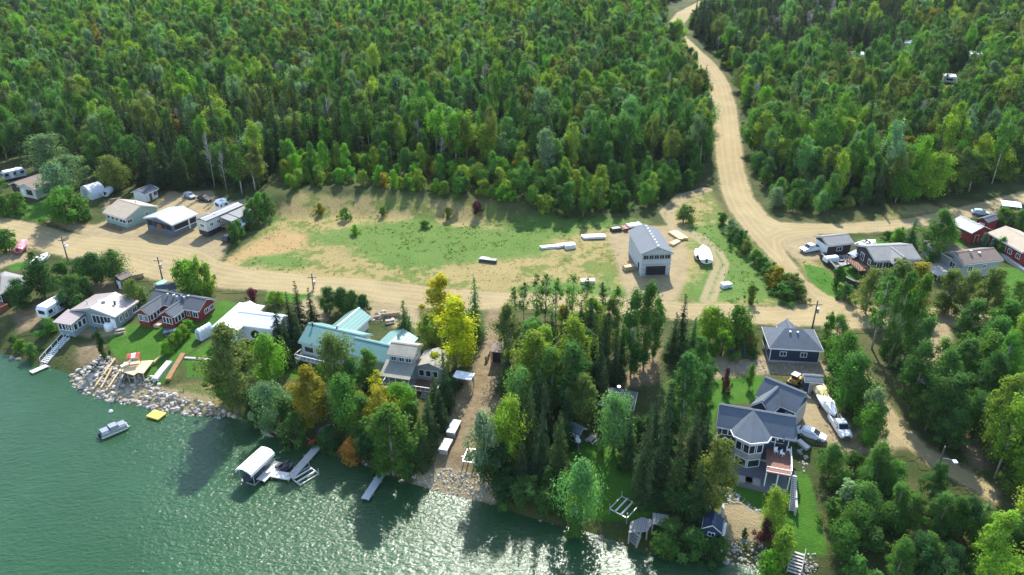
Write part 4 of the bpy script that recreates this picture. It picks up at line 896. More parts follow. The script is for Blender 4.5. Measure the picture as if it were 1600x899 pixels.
H.box('sunroom', (-.5, -3.4, -1.2), (H.w*.30, .5, 2.1), S_TEALG); H.shed(MT_TAN, -.9, -3.9, H.w*.33, .5, 2.1, 2.75, name='sunroom_roof')
for k in range(4): H.win('F', .2+H.w*.055+k*H.w*.075, 1.1, .8, 1.3, box=(-.5, -3.4, H.w*.30, .5), mull=0)
for k in range(3): H.win('R', .7+k*1.15, 1.1, .8, 1.3, box=(-.5, -3.4, H.w*.30, .5), mull=0)
H.chimney(H.w*.25, H.d*.3, 3.4, 4.6); H.chimney(H.w*.55, H.d*.45, 3.9, 4.6, .3, WHITE); H.chimney(H.w*.75, H.d*.5, 3.5, 4.3, .2, BLACKM)
H.part('skylight', MB().add([(H.w*.40, H.d*.45, 4.13), (H.w*.47, H.d*.45, 4.28), (H.w*.47, H.d*.52, 4.28), (H.w*.40, H.d*.52, 4.13)], [(0, 1, 2, 3)]), WHITE)
H = House('red_cottage', 'red cottage with dark grey shingle roof and two front wings', (231,474), (311,488.5), (335,465), 2.7)
H.walls(S_RED, 1.5); H.gable(SH_DARK, 1.5)
for f0, f1, n_ in ((.03, .30, 2), (.44, .72, 3)):
    a, b_ = H.w*f0, H.w*f1; d0 = -4.2 if n_ == 2 else -3.4
    H.walls(S_RED, .9, 'y', a+.3, d0+.3, b_-.3, 3.0, 2.5, name='wing'); bx = H.box_
    H.gable(SH_DARK, 1.1, 'y', a, d0, b_, H.d*.48, 2.55, name='wing_roof')
    ww = b_-a-.6
    for k in range(n_): H.win('F', ww*(k+.5)/n_, 1.35, ww/n_*.62, 1.3, box=bx, mull=0, glass=M('teal_glass', (.10, .22, .22), .1) if n_ == 2 else GLASS)
    for k in range(3): H.win('R', .6+k*1.0, 1.4, .7, 1.2, box=bx, mull=0)
H.box_ = (H.i, H.i, H.w-H.i, H.d-H.i); H.win('R', 2.2, 1.5, 1.1, .9); H.win('R', 6.2, 1.5, 1.1, .9); H.win('F', H.w*.85, 1.5, 1.1, 1.1); H.win('F', H.w*.79-1, 1.5, .8, 1.1)
for k, (fx_, fy_) in enumerate(((.55, .42), (.62, .36), (.5, .3), (.66, .48), (.3, .35), (.42, .36))): H.chimney(H.w*fx_, H.d*fy_, 3.3, 4.3, .14+.05*(k % 2), STEEL)
H.part('patio', MB().box(H.w*.31, -3.8, -.9, H.w*.43, .4, .12), M('tan_paving', (.42, .30, .20)))
H = House('grey_garage', 'small garage with dark grey gable roof behind the red cottage', (243,458), (276,452), (280,444), 2.5, 'garage')
H.walls(S_RED, 1.0); H.gable(SH_DARK, 1.0); H.win('R', 2, 1.5)
H = House('brown_shed', 'small shed with brown roof behind the tan-roofed cottage', (176,436), (189,441), (203,429), 2.3, 'shed', inset=.25)
H.walls(S_BROWN, .8, 'y'); H.gable(SH_BROWN, .8, 'y', fascia=None); H.win('F', 1.0, 1.4, .6, .8); H.door('F', H.w-1.4, .8, 1.8)
H = House('green_canopy', 'bright green tarp canopy over stacked goods behind the red cottage', (239,445), (249,448), (258,439), 2.3, 'canopy')
H.gable(M('green_tarp', (.04, .30, .19), .5), .3, 'y', fascia=None, th=.06)
for a in ((.1, .1), (H.w-.2, .1), (.1, H.d-.2), (H.w-.2, H.d-.2)): H.box('post', (a[0], a[1], -.5), (a[0]+.1, a[1]+.1, 2.32), WHITE)
H.box('crate', (.5, .5, -.3), (H.w-.5, H.d-.5, 1.2), WOODB)
H = House('white_roof_house', 'white house with white metal roof and a cross wing', (329.5,516), (371,521.5), (429,477), 2.9)
H.walls(S_WHITE, 1.5, 'y'); H.hip(MT_WHITE, 1.7, 0, H.d*.5, H.w, H.d, name='rear_roof', run=H.w*.5); H.gable(MT_WHITE, 1.5, 'y', y1=H.d*.8)
[H.win('F', H.w*f-.4, 1.5, 1.4, 1.1) for f in (.2, .45, .7)]; H.chimney(H.w*.35, 2, 3.6, 4.3, .15); 
H.walls(S_WHITE, 1.3, 'x', H.w*.6, H.d*.24, H.w+7.0, H.d*.72, 2.85, name='wing'); bx = H.box_; H.gable(MT_WHITE, 1.5, 'x', H.w*.52, H.d*.2, H.w+7.5, H.d*.76, 2.9, name='wing_roof')
H.part('arched_doorway', MB().tube([(H.w+2.2, H.d*.24-.04, 1.0), (H.w+2.2, H.d*.24+.1, 1.0)], 1.05, 14), SHADEIN); H.win('F', H.w*.4+4.6, 1.6, .6, .8, box=bx); H.box('entry_deck', (1, -2.2, -1.6), (4.5, .4, .1), WOODB)
H = House('teal_roof_house', 'long house with teal metal roof and shining rear wings', (466,539.5), (549,556), (577,519), 2.9)
H.walls(S_WHITE, 2.1); H.gable(MT_TEAL, 2.1); [H.win('F', 1.6+k*2.6, 1.5, 1.9, 1.1, mull=0) for k in range(5)]; H.win('L', 3, 1.5); H.deck(.3, -1.8, H.w*.6, .4, .35, sides='FL', posts=True)
H.walls(S_WHITE, 1.6, 'x', H.w-.8, .5, H.w+8.2, H.d*.72, 2.8, name='wing'); H.gable(MT_TEAL, 1.9, 'x', H.w-.9, 0, H.w+8.8, H.d*.78, 2.85, name='wing_roof')
H.walls(S_WHITE, 1.3, 'y', H.w*.24, H.d*.7, H.w*.62, H.d+5.4, 2.7, name='rear_wing'); H.gable(MT_TEAL, 1.7, 'y', H.w*.2, H.d*.5, H.w*.66, H.d+6.0, 2.75, name='rear_wing_roof')
H.walls(S_WHITE, 1.2, 'y', H.w+2.6, H.d*.55, H.w+8, H.d+2, 2.6, name='side_wing'); H.gable(MT_TEAL, 1.3, 'y', H.w+2.2, H.d*.4, H.w+8.5, H.d+2.5, 2.65, name='side_wing_roof')
H.chimney(H.w*.1, H.d*.45, 4.3, 5.6, .16, BLACKM); H.chimney(H.w*.52, H.d*.55, 4.3, 5.4, .16, BLACKM)
H = House('two_storey_cottage', 'grey two-storey cottage with mossy cedar roof and railed porch', (604,556.5), (647,562.5), (662,538), 5.3)
H.walls(S_GREY, 1.1); H.gable(SH_CED, 1.2); [H.win('F', H.w*f-.4, 4.5, .9, .8) for f in (.2, .5, .8)]; H.win('R', H.d*.4, 4.4, .9, .9)
H.shed(SH_CED, -.3, -3.2, H.w+.2, .5, 2.75, 3.9, name='porch_roof'); H.deck(0, -3.0, H.w, .4, .3, sides='FL'); 
for k in range(5): H.box('porch_post', (.1+(H.w-.35)*k/4, -2.95, .3), (.25+(H.w-.35)*k/4, -2.8, 2.8), WHITE)
H.win('F', H.w*.25, 1.5, 1.4, 1.2); H.win('F', H.w*.65, 1.5, 1.4, 1.2)
H.walls(S_GREY, .9, 'y', H.w-.5, 1.2, H.w+4.6, H.d+.6, 3.0, name='wing'); bx = H.box_; H.gable(SH_CED, 1.0, 'y', H.w-.3, .7, H.w+5.1, H.d+1.2, 3.1, name='wing_roof', fascia=None); [H.win('F', 1.3+k*1.3, 1.7, .9, 1.2, box=bx, mull=0) for k in range(3)]
H.deck(H.w+.1, -2.6, H.w+5, 1.1, .3, sides='FR', mat=WOODB); H.steps(H.w+2.2, H.w+3.4, -7.2, -2.6, -2.6, .25)
H = House('open_shed', 'open-fronted shed with grey-brown roof beside the dirt track', (765,551), (784,552.5), (793,533.5), 2.8, 'shed', inset=.2)
H.walls(WOODB, 0, y0=1.0); H.shed(SH_BROWN, 0, 0, H.w, H.d, 2.75, 3.1); H.part('opening_shade', MB().box(.4, .96, -.5, H.w-.4, 1.02, 2.5), SHADEIN)  # dark sheet across the front imitates the shade within the shed
for x in (.15, H.w-.3): H.box('post', (x, .15, -1), (x+.15, .3, 2.76), WOODB)
H = House('tool_shed', 'tiny shed with brown roof among the wooded lots', (812,524), (829,525), (832,517), 2.4, 'shed', inset=.2); H.walls(S_BROWN, .5); H.gable(SH_BROWN, .5, fascia=None); H.door('F', H.w*.5, .8, 1.8)
H = House('camper_hut', 'low hut with pale grey roof among the wooded lots', (830,524), (853,523), (853,517), 2.4, 'shed', inset=.2); H.walls(S_CREAM, .3); H.gable(MT_GREY, .3, fascia=None); H.win('F', 1.5, 1.5)
H = House('hidden_house', 'house with charcoal hipped roof half hidden by spruces below the driveway', (934,634), (990,642), (1001,614), 3.2); H.walls(S_SLATE); H.hip(SH_DARK, 1.9); [H.win('F', 2+k*3, 1.6) for k in range(2)]
H.chimney(H.w*.5, H.d*.5, 4.5, 5.6, .2, STEEL)
H = House('dark_cottage', 'small dark blue cottage under the spruces beside the wooded lot', (872,668), (905,684), (918,670), 2.9); H.walls(S_BLUE, .9); H.gable(SH_DARK, .9); H.win('F', H.w*.6, 1.6, 1.2, .8); H.part('dish_mast', MB().tube([(H.w, 0, 0), (H.w, 0, 2.2)], .05, 6), STEEL); H.part('satellite_dish', MB().loft([[(H.w+r*math.cos(a), -.3-r*r*.0, 2.4+r*math.sin(a)) for a in np.linspace(0, 6.28, 12)[:-1]] for r in (.05, .55)], cap=False), WHITE)
H = House('pale_roof_house', 'house with pale metal roof glimpsed among poplars below the road', (1440,598), (1488,606), (1496,578), 3.0); H.walls(S_WHITE, 1.2); H.gable(MT_GREY, 1.2); [H.win('F', 2+k*3, 1.5) for k in range(3)]

# --- right: brown house and its neighbours
H = House('brown_garage', 'dark brown garage with grey roof and white roll-up door', (1293.5,386), (1335,381), (1317.5,364.5), 2.7, 'garage')
H.walls(S_BROWN, 1.1); H.gable(SH_GREY, 1.2); H.win('F', H.w*.45, 1.5, 1.3, .9); H.door('L', H.d*.5-H.i, 4.6, 2.3, name='garage_door')
H = House('brown_house', 'dark brown house with grey roof and white-trimmed front gable', (1367,410), (1440,404.5), (1421,379), 4.4)
H.walls(S_BROWN, 1.4); H.gable(SH_GREY, 1.6); H.walls(S_BROWN, 1.2, 'y', H.w*.36, -1.0, H.w*.68, 3, 4.3, name='front_gable'); bx = H.box_; H.gable(SH_GREY, 1.5, 'y', H.w*.32, -1.5, H.w*.72, H.d*.5, 4.35, name='front_gable_roof')
ww = H.w*.32; [H.win('F', ww*(.2+.3*k), 3.1, ww*.2, 1.4, box=bx, mull=0) for k in range(3)]; [H.win('F', ww*(.3+.4*k), .9, ww*.25, 1.0, box=bx) for k in range(2)]
H.box_ = (H.i, H.i, H.w-H.i, H.d-H.i); H.win('F', H.w*.10, 3.1, 1.2, 1.5); H.win('F', H.w*.24, 3.1, 1.2, 1.5); H.win('F', H.w*.80, 3.2, 1.1, 1.2); H.win('L', H.d*.3, 3.0, 1.4, 1.6); H.win('L', H.d*.65, 3.0, 1.0, 1.2); H.win('F', H.w*.15, .9, 1.2, 1.0)
H.deck(-2.6, 1.0, .3, H.d-1.5, 1.8, sides='FL', mat=WOODB, rail=WOODB)
H = House('patio_pergola', 'black pergola with tilted panel roof beside the brown garage', (1324,397), (1337,403), (1350,392), 2.6, 'pergola', inset=.1)
for a in ((.1, .1), (H.w-.3, .1), (.1, H.d-.3), (H.w-.3, H.d-.3)): H.box('post', (a[0], a[1], -1), (a[0]+.2, a[1]+.2, 2.6), BLACKM)
H.shed(M('blue_grey_panel', (.10, .14, .20), .25), 0, 0, H.w, H.d*.55, 2.6, 3.0); H.part('beam', MB().box(0, H.d*.6, 2.55, H.w, H.d*.64, 2.8).box(0, H.d*.9, 2.55, H.w, H.d*.94, 2.8).box(.0, .1, 2.45, .15, H.d, 2.6).box(H.w-.15, .1, 2.45, H.w, H.d, 2.6), BLACKM)
H = House('grey_brown_bungalow', 'grey bungalow with grey-brown shingle roof and side deck', (1505.5,415), (1568,408), (1540,386), 3.7); H.walls(S_GREY, 1.4); H.gable(SH_BROWN, 1.5); H.win('F', H.w*.2, 2.3, 1.1, 1.2); H.win('F', H.w*.55, 2.5, .8, .7); H.win('L', 3, 2.2, 1.6, 1.2)
H.walls(S_GREY, 1.2, 'y', H.w*.05, H.d*.6, H.w*.55, H.d+6, 3.6, name='rear_wing'); H.gable(SH_BROWN, 1.3, 'y', 0, H.d*.5, H.w*.6, H.d+6.6, 3.65, name='rear_wing_roof'); H.deck(-5.0, 1, .4, 6.5, 1.2, sides='FL', mat=M('pale_deck', (.45, .42, .38)), rail=None); H.chimney(H.w*.35, H.d*.4, 4.6, 5.6, .2); H.chimney(H.w*.55, H.d*.35, 4.6, 5.1, .2, WHITE)
H = House('red_barn', 'long red shed with pale grey metal roof beside the upper road', (1481.5,347.5), (1518,366.5), (1544,358.5), 2.8, 'barn'); H.walls(S_RED, 1.3); H.gable(M('grey_green_metal_roofing', (.17, .20, .20), .6, .15, .5, .0, stripe=(0, .6, .15), dirt=.15), 1.4, fascia=None); H.win('F', H.w*.4, 1.5, .9, .8); H.door('R', H.d*.3, 1.0, 2.0, S_RED)
for k in range(4): H.part('ridge_block', MB().box(H.w*(.15+.2*k), H.d*.48, 4.35, H.w*(.15+.2*k)+.3, H.d*.52, 4.5), WHITE)  # white blocks spaced along the barn ridge
H = House('red_house', 'red house with beige roof stretching beside a walled lawn', (1543,364), (1597,396), (1622,377), 3.4); H.walls(S_RED, 1.4); H.gable(SH_TAN, 1.5); [H.win('F', H.w*f, 2.0, 1.1, 1.0) for f in (.15, .45, .62, .85)]; H.door('L', 2)
H.part('foundation', MB().box(.3, .2, -1.5, H.w-.3, .5, .3), CONC)
H = House('red_shed', 'small red shed with dark roof and white door behind the barn', (1525,343), (1543,350), (1551,340), 2.5, 'shed', inset=.25); H.walls(S_RED, .7, 'y'); H.gable(SH_DARK, .8, 'y', fascia=None); H.door('F', H.w*.45, 1.2, 2.0); H.win('F', H.w*.85, 1.4, .4, .6)
H = House('brown_hut', 'low hut with brown roof beside the orange tarp', (1548,336), (1578,344), (1582,332), 2.4, 'shed', inset=.25); H.walls(S_BROWN, .7); H.gable(SH_BROWN, .8, fascia=None)
H = House('white_canopy', 'pale blue-white canopy over stored things beside the upper road', (1566,322), (1597,325), (1590,316), 2.8, 'canopy'); H.gable(M('white_tarp', (.62, .70, .76), .5), .5, fascia=None, th=.06); H.box('stored_goods', (.6, .6, -.4), (H.w-.6, H.d-.6, 1.7), BLACKM)
for a in ((.1, .1), (H.w-.2, .1), (.1, H.d-.2), (H.w-.2, H.d-.2)): H.box('post', (a[0], a[1], -.5), (a[0]+.1, a[1]+.1, 2.82), WHITE)
H = House('orange_canopy', 'orange tarp draped over a stack beside the brown hut', (1585,336), (1604,338), (1602,330), 1.6, 'tarp'); H.part('tarp', MB().prism([(0, -.3), (H.d, -.3), (H.d*.9, 1.7), (H.d*.5, 2.1), (H.d*.1, 1.6)], 0, H.w, 'x'), M('orange_tarp', (.52, .11, .025), .55, .25, 1.5))

# --- blue lake house and its outbuildings
H = House('blue_garage', 'navy blue garage with slate hipped roof above the stone bed', (1201.5,547.5), (1287,550), (1268,513.5), 2.9, 'garage')
H.walls(S_BLUE); H.hip(SH_BLUE, 2.2, run=H.d*.42); [H.win('F', H.w*f-.4, 1.7, 1.0, .8) for f in (.28, .66)]; H.part('foundation', MB().box(.4, .38, -1.4, H.w-.4, H.d-.38, .25), CONC); H.gable(SH_BLUE, 1.5, 'y', H.w*.3, H.d*.55, H.w*.66, H.d+.8, 2.95, name='dormer_roof'); H.win('L', 4, 1.6)
for f in (.42, .56): H.chimney(H.w*f, H.d*.40, 4.4, 4.95, .13, WHITE)
H.part('corner_board', MB().box(.38, .40, .2, .55, .44, 2.85).box(H.w-.55, .40, .2, H.w-.38, .44, 2.85), WHITE)
H = House('blue_shed', 'small navy shed with slate roof beside the parked boats', (1257.5,597), (1287,599.5), (1284,586), 2.5, 'shed', inset=.25); H.walls(S_BLUE, .5); H.gable(SH_BLUE, .5); H.door('F', H.w*.5-.2, 1.2, 2.0, M('pink_grey_door', (.42, .32, .30)))
zb = Z1(*P3(1175, 722)[:2])
H = House('blue_lake_house', 'large navy lake house with slate roof, stone turret and raised deck', (1119,669), (1241,689), (1252,651), 5.4, z=zb)
H.walls(S_BLUE, 2.0); H.gable(SH_BLUE, 2.3); D_ = H.d
H.box('foundation', (.4, .38, -1.2), (H.w-.4, D_-.4, .4), CONC)
tx0, tx1 = H.w*.22, H.w*.68; tm_ = (tx0+tx1)/2
ring = [(tx0+.5, .5), (tx0+.7, -1.1), (tm_, -2.1), (tx1-.7, -1.1), (tx1-.5, .5)]
H.part('turret', MB().prism([(p[0], p[1]) for p in ring], -1.0, 5.35, 'z'), STONEW)
def fwin(p, q, t, z, w, h):
    d = Vector((q[0]-p[0], q[1]-p[1])); a = math.atan2(d.y, d.x); c_ = Vector(p)+d*t
    key = (round(w, 2), round(h, 2), WHITE.name, 0, GLASS.name)
    if key not in WCACHE: o_ = H.win('F', 0, 0, w, h, mull=0); [bpy.data.objects.remove(k_) for k_ in list(o_.children)]; bpy.data.objects.remove(o_)
    fm_, panes = WCACHE[key]; o_ = obj('window', fm_, H.e, (c_.x, c_.y, z), a); [obj('pane', p_, o_) for p_ in panes]
for s_ in (1, 2):
    p, q = ring[s_], ring[s_+1]
    for t in (.28, .72): fwin(p, q, t, 3.7, 1.15, 1.45); fwin(p, q, t, 5.02, 1.15, .42)
    fwin(p, q, .5, .95, 1.8, 1.25)
ap = (tm_, D_*.5+.1, 7.95); hz = 5.42
rv = [(tx0-.4, -.1, hz), (tx0+.1, -1.6, hz), (tm_, -2.8, hz), (tx1-.1, -1.6, hz), (tx1+.4, -.1, hz), (tm_+.8, D_*.5+.1, 7.6), (tm_-.8, D_*.5+.1, 7.6)]
H.part('turret_roof', MB().add(rv+[ap]+[(a, b_, c_-.16) for a, b_, c_ in rv], [(0, 1, 7), (1, 2, 7), (2, 3, 7), (3, 4, 7), (4, 5, 7), (5, 6, 7), (6, 0, 7)]+[(k+8, (k+1) % 7+8, (k+1) % 7, k) for k in range(7)]), SH_BLUE)
fz_ = MB(); [fz_.bar((rv[k][0], rv[k][1], hz-.08), (rv[k+1][0], rv[k+1][1], hz-.08), .08, .26) for k in range(4)]; H.part('turret_fascia', fz_, WHITE)
H.box_ = (H.i, H.i, H.w-H.i, D_-H.i)
for k in range(3): H.win('F', H.w*.08+k*.95, 4.5, .75, 1.0, mull=0)
H.win('F', H.w*.14, 1.5, 1.6, 1.1); [H.win('F', H.w*.72+k*.95, 4.6, .75, .8, mull=0) for k in range(2)]; H.door('F', H.w*.82, 1.8, 2.1, GLASS, 2.95, name='patio_door'); H.door('F', H.w*.78, 1.8, 2.1, GLASS, .1, name='patio_door')
dk = H.deck(H.w*.68, -5.4, H.w*.985, .4, 2.85, mat=M('redwood_deck', (.20, .09, .06), .8, .25, 2, stripe=(0, .3, .2)), rail=WHITE, sides='FR', zb=-.6)
H.steps(H.w*1.0, H.w*1.06, -9.0, -.5, -4.9, 2.8, CONC); H.part('stair_wall', MB().box(H.w*1.065, -9.2, -2.0, H.w*1.065+.3, -1, .5), CONC)
H.part('patio', MB().box(H.w*.1, -5.9, -1.2, H.w*.98, .3, .06), M('dark_paving', (.14, .145, .15), .85, .3, 2))
for x in (.35, .45): H.part('garden_bed', MB().box(H.w*x, -5.6, .0, H.w*x+2.2, -4.4, .45), WOODG)
H.part('bay_roof', MB().add([(H.w*.86, -.3, 5.45), (H.w+.35, -.3, 5.45), (H.w+.35, D_*.42, 6.6), (H.w*.93, D_*.42, 7.2), (H.w*.86, -.3, 5.3), (H.w+.35, -.3, 5.3)], [(0, 1, 2, 3), (0, 4, 5, 1)]), SH_BLUE)
G = House('lake_house_garage', 'navy attached garage wing with slate gable roof beside the sandy driveway', (1180,619), (1244,647), (1266,620.5), 4.3, 'garage'); G.walls(S_BLUE, 2.0); G.gable(SH_BLUE, 2.3); G.door('R', G.d*.5-.4, 4.6, 2.4, STUC, 1.0, name='garage_door')
G.part('stucco_front', MB().box(G.w-G.i-.02, G.i, -1.4, G.w-G.i+.035, G.d-G.i, 3.9), STUC); G.gable(SH_BLUE, 1.8, 'y', G.w*.1, -3.4, G.w*.62, G.d*.5, 4.35, name='cross_gable_roof'); G.walls(S_BLUE, 1.5, 'y', G.w*.14, -3.0, G.w*.58, 3, 4.3, name='cross_gable'); G.box_ = (G.i, G.i, G.w-G.i, G.d-G.i); G.win('F', G.w*.8, 2.8, 1.0, 1.0)
H = House('boathouse', 'dark blue boathouse with white gable trim at the edge of the sand', (1096,829), (1127,839), (1130,808), 2.9, 'boathouse', inset=.2); H.walls(S_BLUE, 1.0, 'y'); H.gable(M('dark_blue_metal_roofing', (.02, .035, .075), .35, .1, .5, .2, stripe=(1, .5, .2)), 1.0, 'y'); H.win('F', H.w*.5-.2, 2.0, .8, .6)
H.part('side_wall', MB().box(H.w+.15, -1.0, -2, H.w+.45, H.d+4, 1.0), WHITE)
# ------------------------------------------------------------------ vehicles
RUBBER = M('tyre_rubber', (.025, .025, .025), .85, .2); RIM = M('alloy_rim', (.5, .5, .5), .35, .1, metal=.7); LAMP = M('head_lamp', (.8, .8, .78), .15, .05); TAIL = M('tail_lamp', (.4, .02, .015), .3, .1)
def paint(n, c): return M('paint_'+n, c, .22, .06, 1.0, spec=.6)
_wheel = {}
def wheels(e, xs, tr, r=.37, w=.25):
    if r not in _wheel:
        t = MB().tube([(0, -w/2, 0), (0, w/2, 0)], r, 14).mesh('tyre', RUBBER); k = MB().tube([(0, -w/2-.015, 0), (0, w/2+.015, 0)], r*.58, 10).mesh('rim', RIM); _wheel[r] = (t, k)
    for x in xs:
        for s in (-1, 1):
            o = obj('wheel', None, e, (x, s*tr, r)); obj('tyre', _wheel[r][0], o); obj('rim', _wheel[r][1], o)
def sect(y, z0, z1, tum=.0, n=0): return [(-y, z0), (y, z0), (y, z0+(z1-z0)*.55), (y-tum, z1), (-(y-tum), z1), (-y, z0+(z1-z0)*.55)]
def vbody(mb, st):
    """st: (x, halfwidth, z0, z1, tumble)"""
    mb.loft([[(x, p, q) for p, q in sect(hw, z0, z1, tb)] for x, hw, z0, z1, tb in st]); return mb
def car_root(name, label, cat, px, py, ang, group=None, lift=.0):
    p = P3(px, py); e = empty(name, p+Vector((0, 0, lift+.06)), ang); return tag(e, label, cat, group)
def heading(a, b_):
    p, q = P3(*a), P3(*b_); return math.atan2(q.y-p.y, q.x-p.x)
def pickup(label, px, py, ang, col, L=5.7):
    e = car_root('pickup_truck', label, 'pickup truck', px, py, ang); k = L/5.7; m = paint(*col)
    vbody(MB(), [(-2.85*k, .9, .55, 1.15, .03), (-2.7*k, .98, .45, 1.2, .04), (.9*k, .99, .42, 1.2, .05), (2.3*k, .97, .42, 1.15, .1), (2.75*k, .9, .48, 1.02, .12), (2.85*k, .8, .55, .9, .1)]).obj('body', m, e)
    c = vbody(MB(), [(-.75*k, .9, 1.15, 1.25, .05), (-.6*k, .9, 1.15, 1.88, .16), (.7*k, .9, 1.15, 1.9, .16), (1.45*k, .9, 1.12, 1.2, .08)]).obj('cabin', m, e)
    MB().add([(.82*k, -.72, 1.80), (.82*k, .72, 1.80), (1.46*k, .80, 1.24), (1.46*k, -.80, 1.24)], [(0, 3, 2, 1)]).obj('windscreen', GLASS, c)
    MB().add([(-.64*k, -.68, 1.8), (-.64*k, .68, 1.8), (-.78*k, .78, 1.3), (-.78*k, -.78, 1.3)], [(0, 1, 2, 3)]).obj('rear_window', GLASS, c)
    for s in (-1, 1):
        for x0, x1 in ((-.5, .15), (.22, .95)):
            MB().add([(x0*k, s*.925, 1.36), (x1*k, s*.925, 1.36), ((x1-.22*(x1 > .5))*k, s*.825, 1.78), (x0*k, s*.825, 1.78)], [(0, 1, 2, 3)]).obj('side_window', GLASS, c)
        MB().box(2.72*k, s*.72-.14, .75, 2.87*k, s*.72+.14, .95).obj('headlight', LAMP, e); MB().box(-2.88*k, s*.82-.08, .8, -2.8*k, s*.82+.08, 1.15).obj('tail_light', TAIL, e); MB().box(1.05*k, s*1.06-.1, 1.25, 1.2*k, s*1.06+.1, 1.42).obj('mirror', BLACKM, e)
    MB().box(-2.68*k, -.78, 1.15, -.85*k, .78, 1.222).obj('truck_bed', BLACKM, e); MB().box(2.83*k, -.5, .62, 2.9*k, .5, .9).obj('grille', BLACKM, e)
    wheels(e, (-1.75*k, 1.85*k), .84); return e
def car(label, px, py, ang, col, L=4.6, h=1.5, name='car', cat='car'):
    e = car_root(name, label, cat, px, py, ang); k = L/4.6; m = paint(*col)
    vbody(MB(), [(-2.3*k, .72, .5, .85, .06), (-2.1*k, .86, .38, .98, .06), (0, .9, .3, .98, .05), (1.3*k, .88, .3, .95, .08), (2.1*k, .82, .36, .8, .12), (2.3*k, .65, .45, .68, .1)]).obj('body', m, e)
    c = vbody(MB(), [(-1.95*k, .76, .92, 1.0, .06), (-1.3*k, .8, .92, h-.03, .2), (.2*k, .8, .92, h, .2), (1.25*k, .8, .9, .97, .06)]).obj('cabin', m, e)
    MB().add([(.32*k, -.58, h-.06), (.32*k, .58, h-.06), (1.2*k, .70, 1.0), (1.2*k, -.70, 1.0)], [(0, 3, 2, 1)]).obj('windscreen', GLASS, c)
    MB().add([(-1.36*k, -.56, h-.1), (-1.36*k, .56, h-.1), (-1.93*k, .68, 1.04), (-1.93*k, -.68, 1.04)], [(0, 1, 2, 3)]).obj('rear_window', GLASS, c)
    for s in (-1, 1):
        for x0, x1, a, b_ in ((-1.35, -.45, .25, 0), (-.38, .75, 0, .5)):
            MB().add([(x0*k, s*.82, 1.02), (x1*k, s*.82, 1.02), ((x1-b_)*k, s*.64, h-.1), ((x0+a)*k, s*.64, h-.1)], [(0, 1, 2, 3)]).obj('side_window', GLASS, c)
        MB().box(2.1*k, s*.58-.14, .6, 2.27*k, s*.58+.14, .74).obj('headlight', LAMP, e); MB().box(-2.31*k, s*.62-.12, .65, -2.2*k, s*.62+.12, .82).obj('tail_light', TAIL, e)
    wheels(e, (-1.35*k, 1.4*k), .78, .33); return e
pickup('white pickup truck parked in front of the brown garage door', 1266, 393, heading((1280,390),(1250,395)), ('white', (.78, .79, .80)), 5.4)
pickup('white crew cab pickup hitched beside the bend of the sandy driveway', 1311, 672, heading((1300,655),(1319,688)), ('white', (.78, .79, .80)), 5.8)
car('white sedan parked below the attached garage of the lake house', 1267, 683, heading((1252,676),(1284,688)), ('white', (.78, .79, .80)), 4.6)
car('grey-blue car parked behind the open workshop', 297, 309, heading((290,306),(304,312)), ('silver', (.36, .40, .44)), 4.4)
car('black car parked behind the open workshop beside the red sled', 320, 314, heading((312,312),(330,316)), ('black', (.015, .016, .02)), 4.6, 1.6)
car('dark car at the end of the hedge beside the mobile home', 357, 375, heading((352,381),(368,364)), ('navy', (.03, .035, .045)), 4.6, 1.55)
car('pale blue car parked behind the small red shed', 1531, 336, heading((1522,334),(1540,337)), ('paleblue', (.45, .56, .6)), 4.4)
car('dark blue riding mower on the lawn below the red cottage', 266, 523, heading((259,525),(273,521)), ('mower', (.05, .07, .10)), 2.6, 1.1, 'riding_mower', 'mower')
def trailer_home(name, label, cat, fl, fr, br, h, mat, roof=None, n=4, stripe=None):
    H = House(name, label, fl, fr, br, h, cat, inset=0.0); w, d = H.w, H.d; m = MB(); b_ = .25
    m.prism([(0, .6), (d, .6), (d, h-b_), (d-b_, h), (b_*2, h), (0, h-b_*2.2)], 0, w, 'x'); H.part('body', m, mat); H.box_ = (0, 0, w, d)
    H.part('roof_skin', MB().box(.06, b_*2, h+.002, w-.06, d-b_, h+.03), roof or WHITE); H.part('skylight', MB().box(w*.3, d*.4, h+.03, w*.7, d*.4+.6, h+.14), CONC); H.part('air_conditioner', MB().box(w*.25, d*.65, h+.03, w*.75, d*.65+.9, h+.3), WHITE)
    H.win('F', w*.5, 1.9, w*.5, .6, BLACKM); 
    for k in range(n): H.win('R', d*(.15+.7*k/max(1, n-1)), 1.9, .8, .6, BLACKM)
    H.door('R', d*.38, .7, 1.8, WHITE, .65)
    H.part('stripe', MB().box(w-.0, .3, 1.05, w+.012, d-.3, 1.25), stripe or M('teal_stripe', (.1, .3, .32))); H.part('hitch', MB().bar((w/2-.5, d, .55), (w/2, d+1.2, .5), .1).bar((w/2+.5, d, .55), (w/2, d+1.2, .5), .1), BLACKM)
    for yy in (d*.45, d*.55):
        for xx in (.02, w-.02): H.part('wheel', MB().tube([(xx-.11, yy, .33), (xx+.11, yy, .33)], .34, 12), RUBBER)
    H.part('axle_skirt', MB().box(.15, .3, .2, w-.15, d-.3, .62), BLACKM); return H
SHELL = M('camper_shell', (.74, .75, .74), .4, .08, .8)
trailer_home('travel_trailer', 'white travel trailer parked between the dark trees beside the tan-roofed cottage', 'trailer', (55,482), (71.5,485), (91,456), 3.0, SHELL)
trailer_home('camper_van', 'white camper van parked behind the mobile home', 'camper', (334,316), (343,318.5), (358,312), 2.7, SHELL, n=2)
trailer_home('silver_trailer', 'silver travel trailer behind the brown-roofed bungalow', 'trailer', (0,268), (4,271), (30,257), 2.8, M('silver_skin', (.55, .60, .62), .3, .1, .6, .3), n=3)
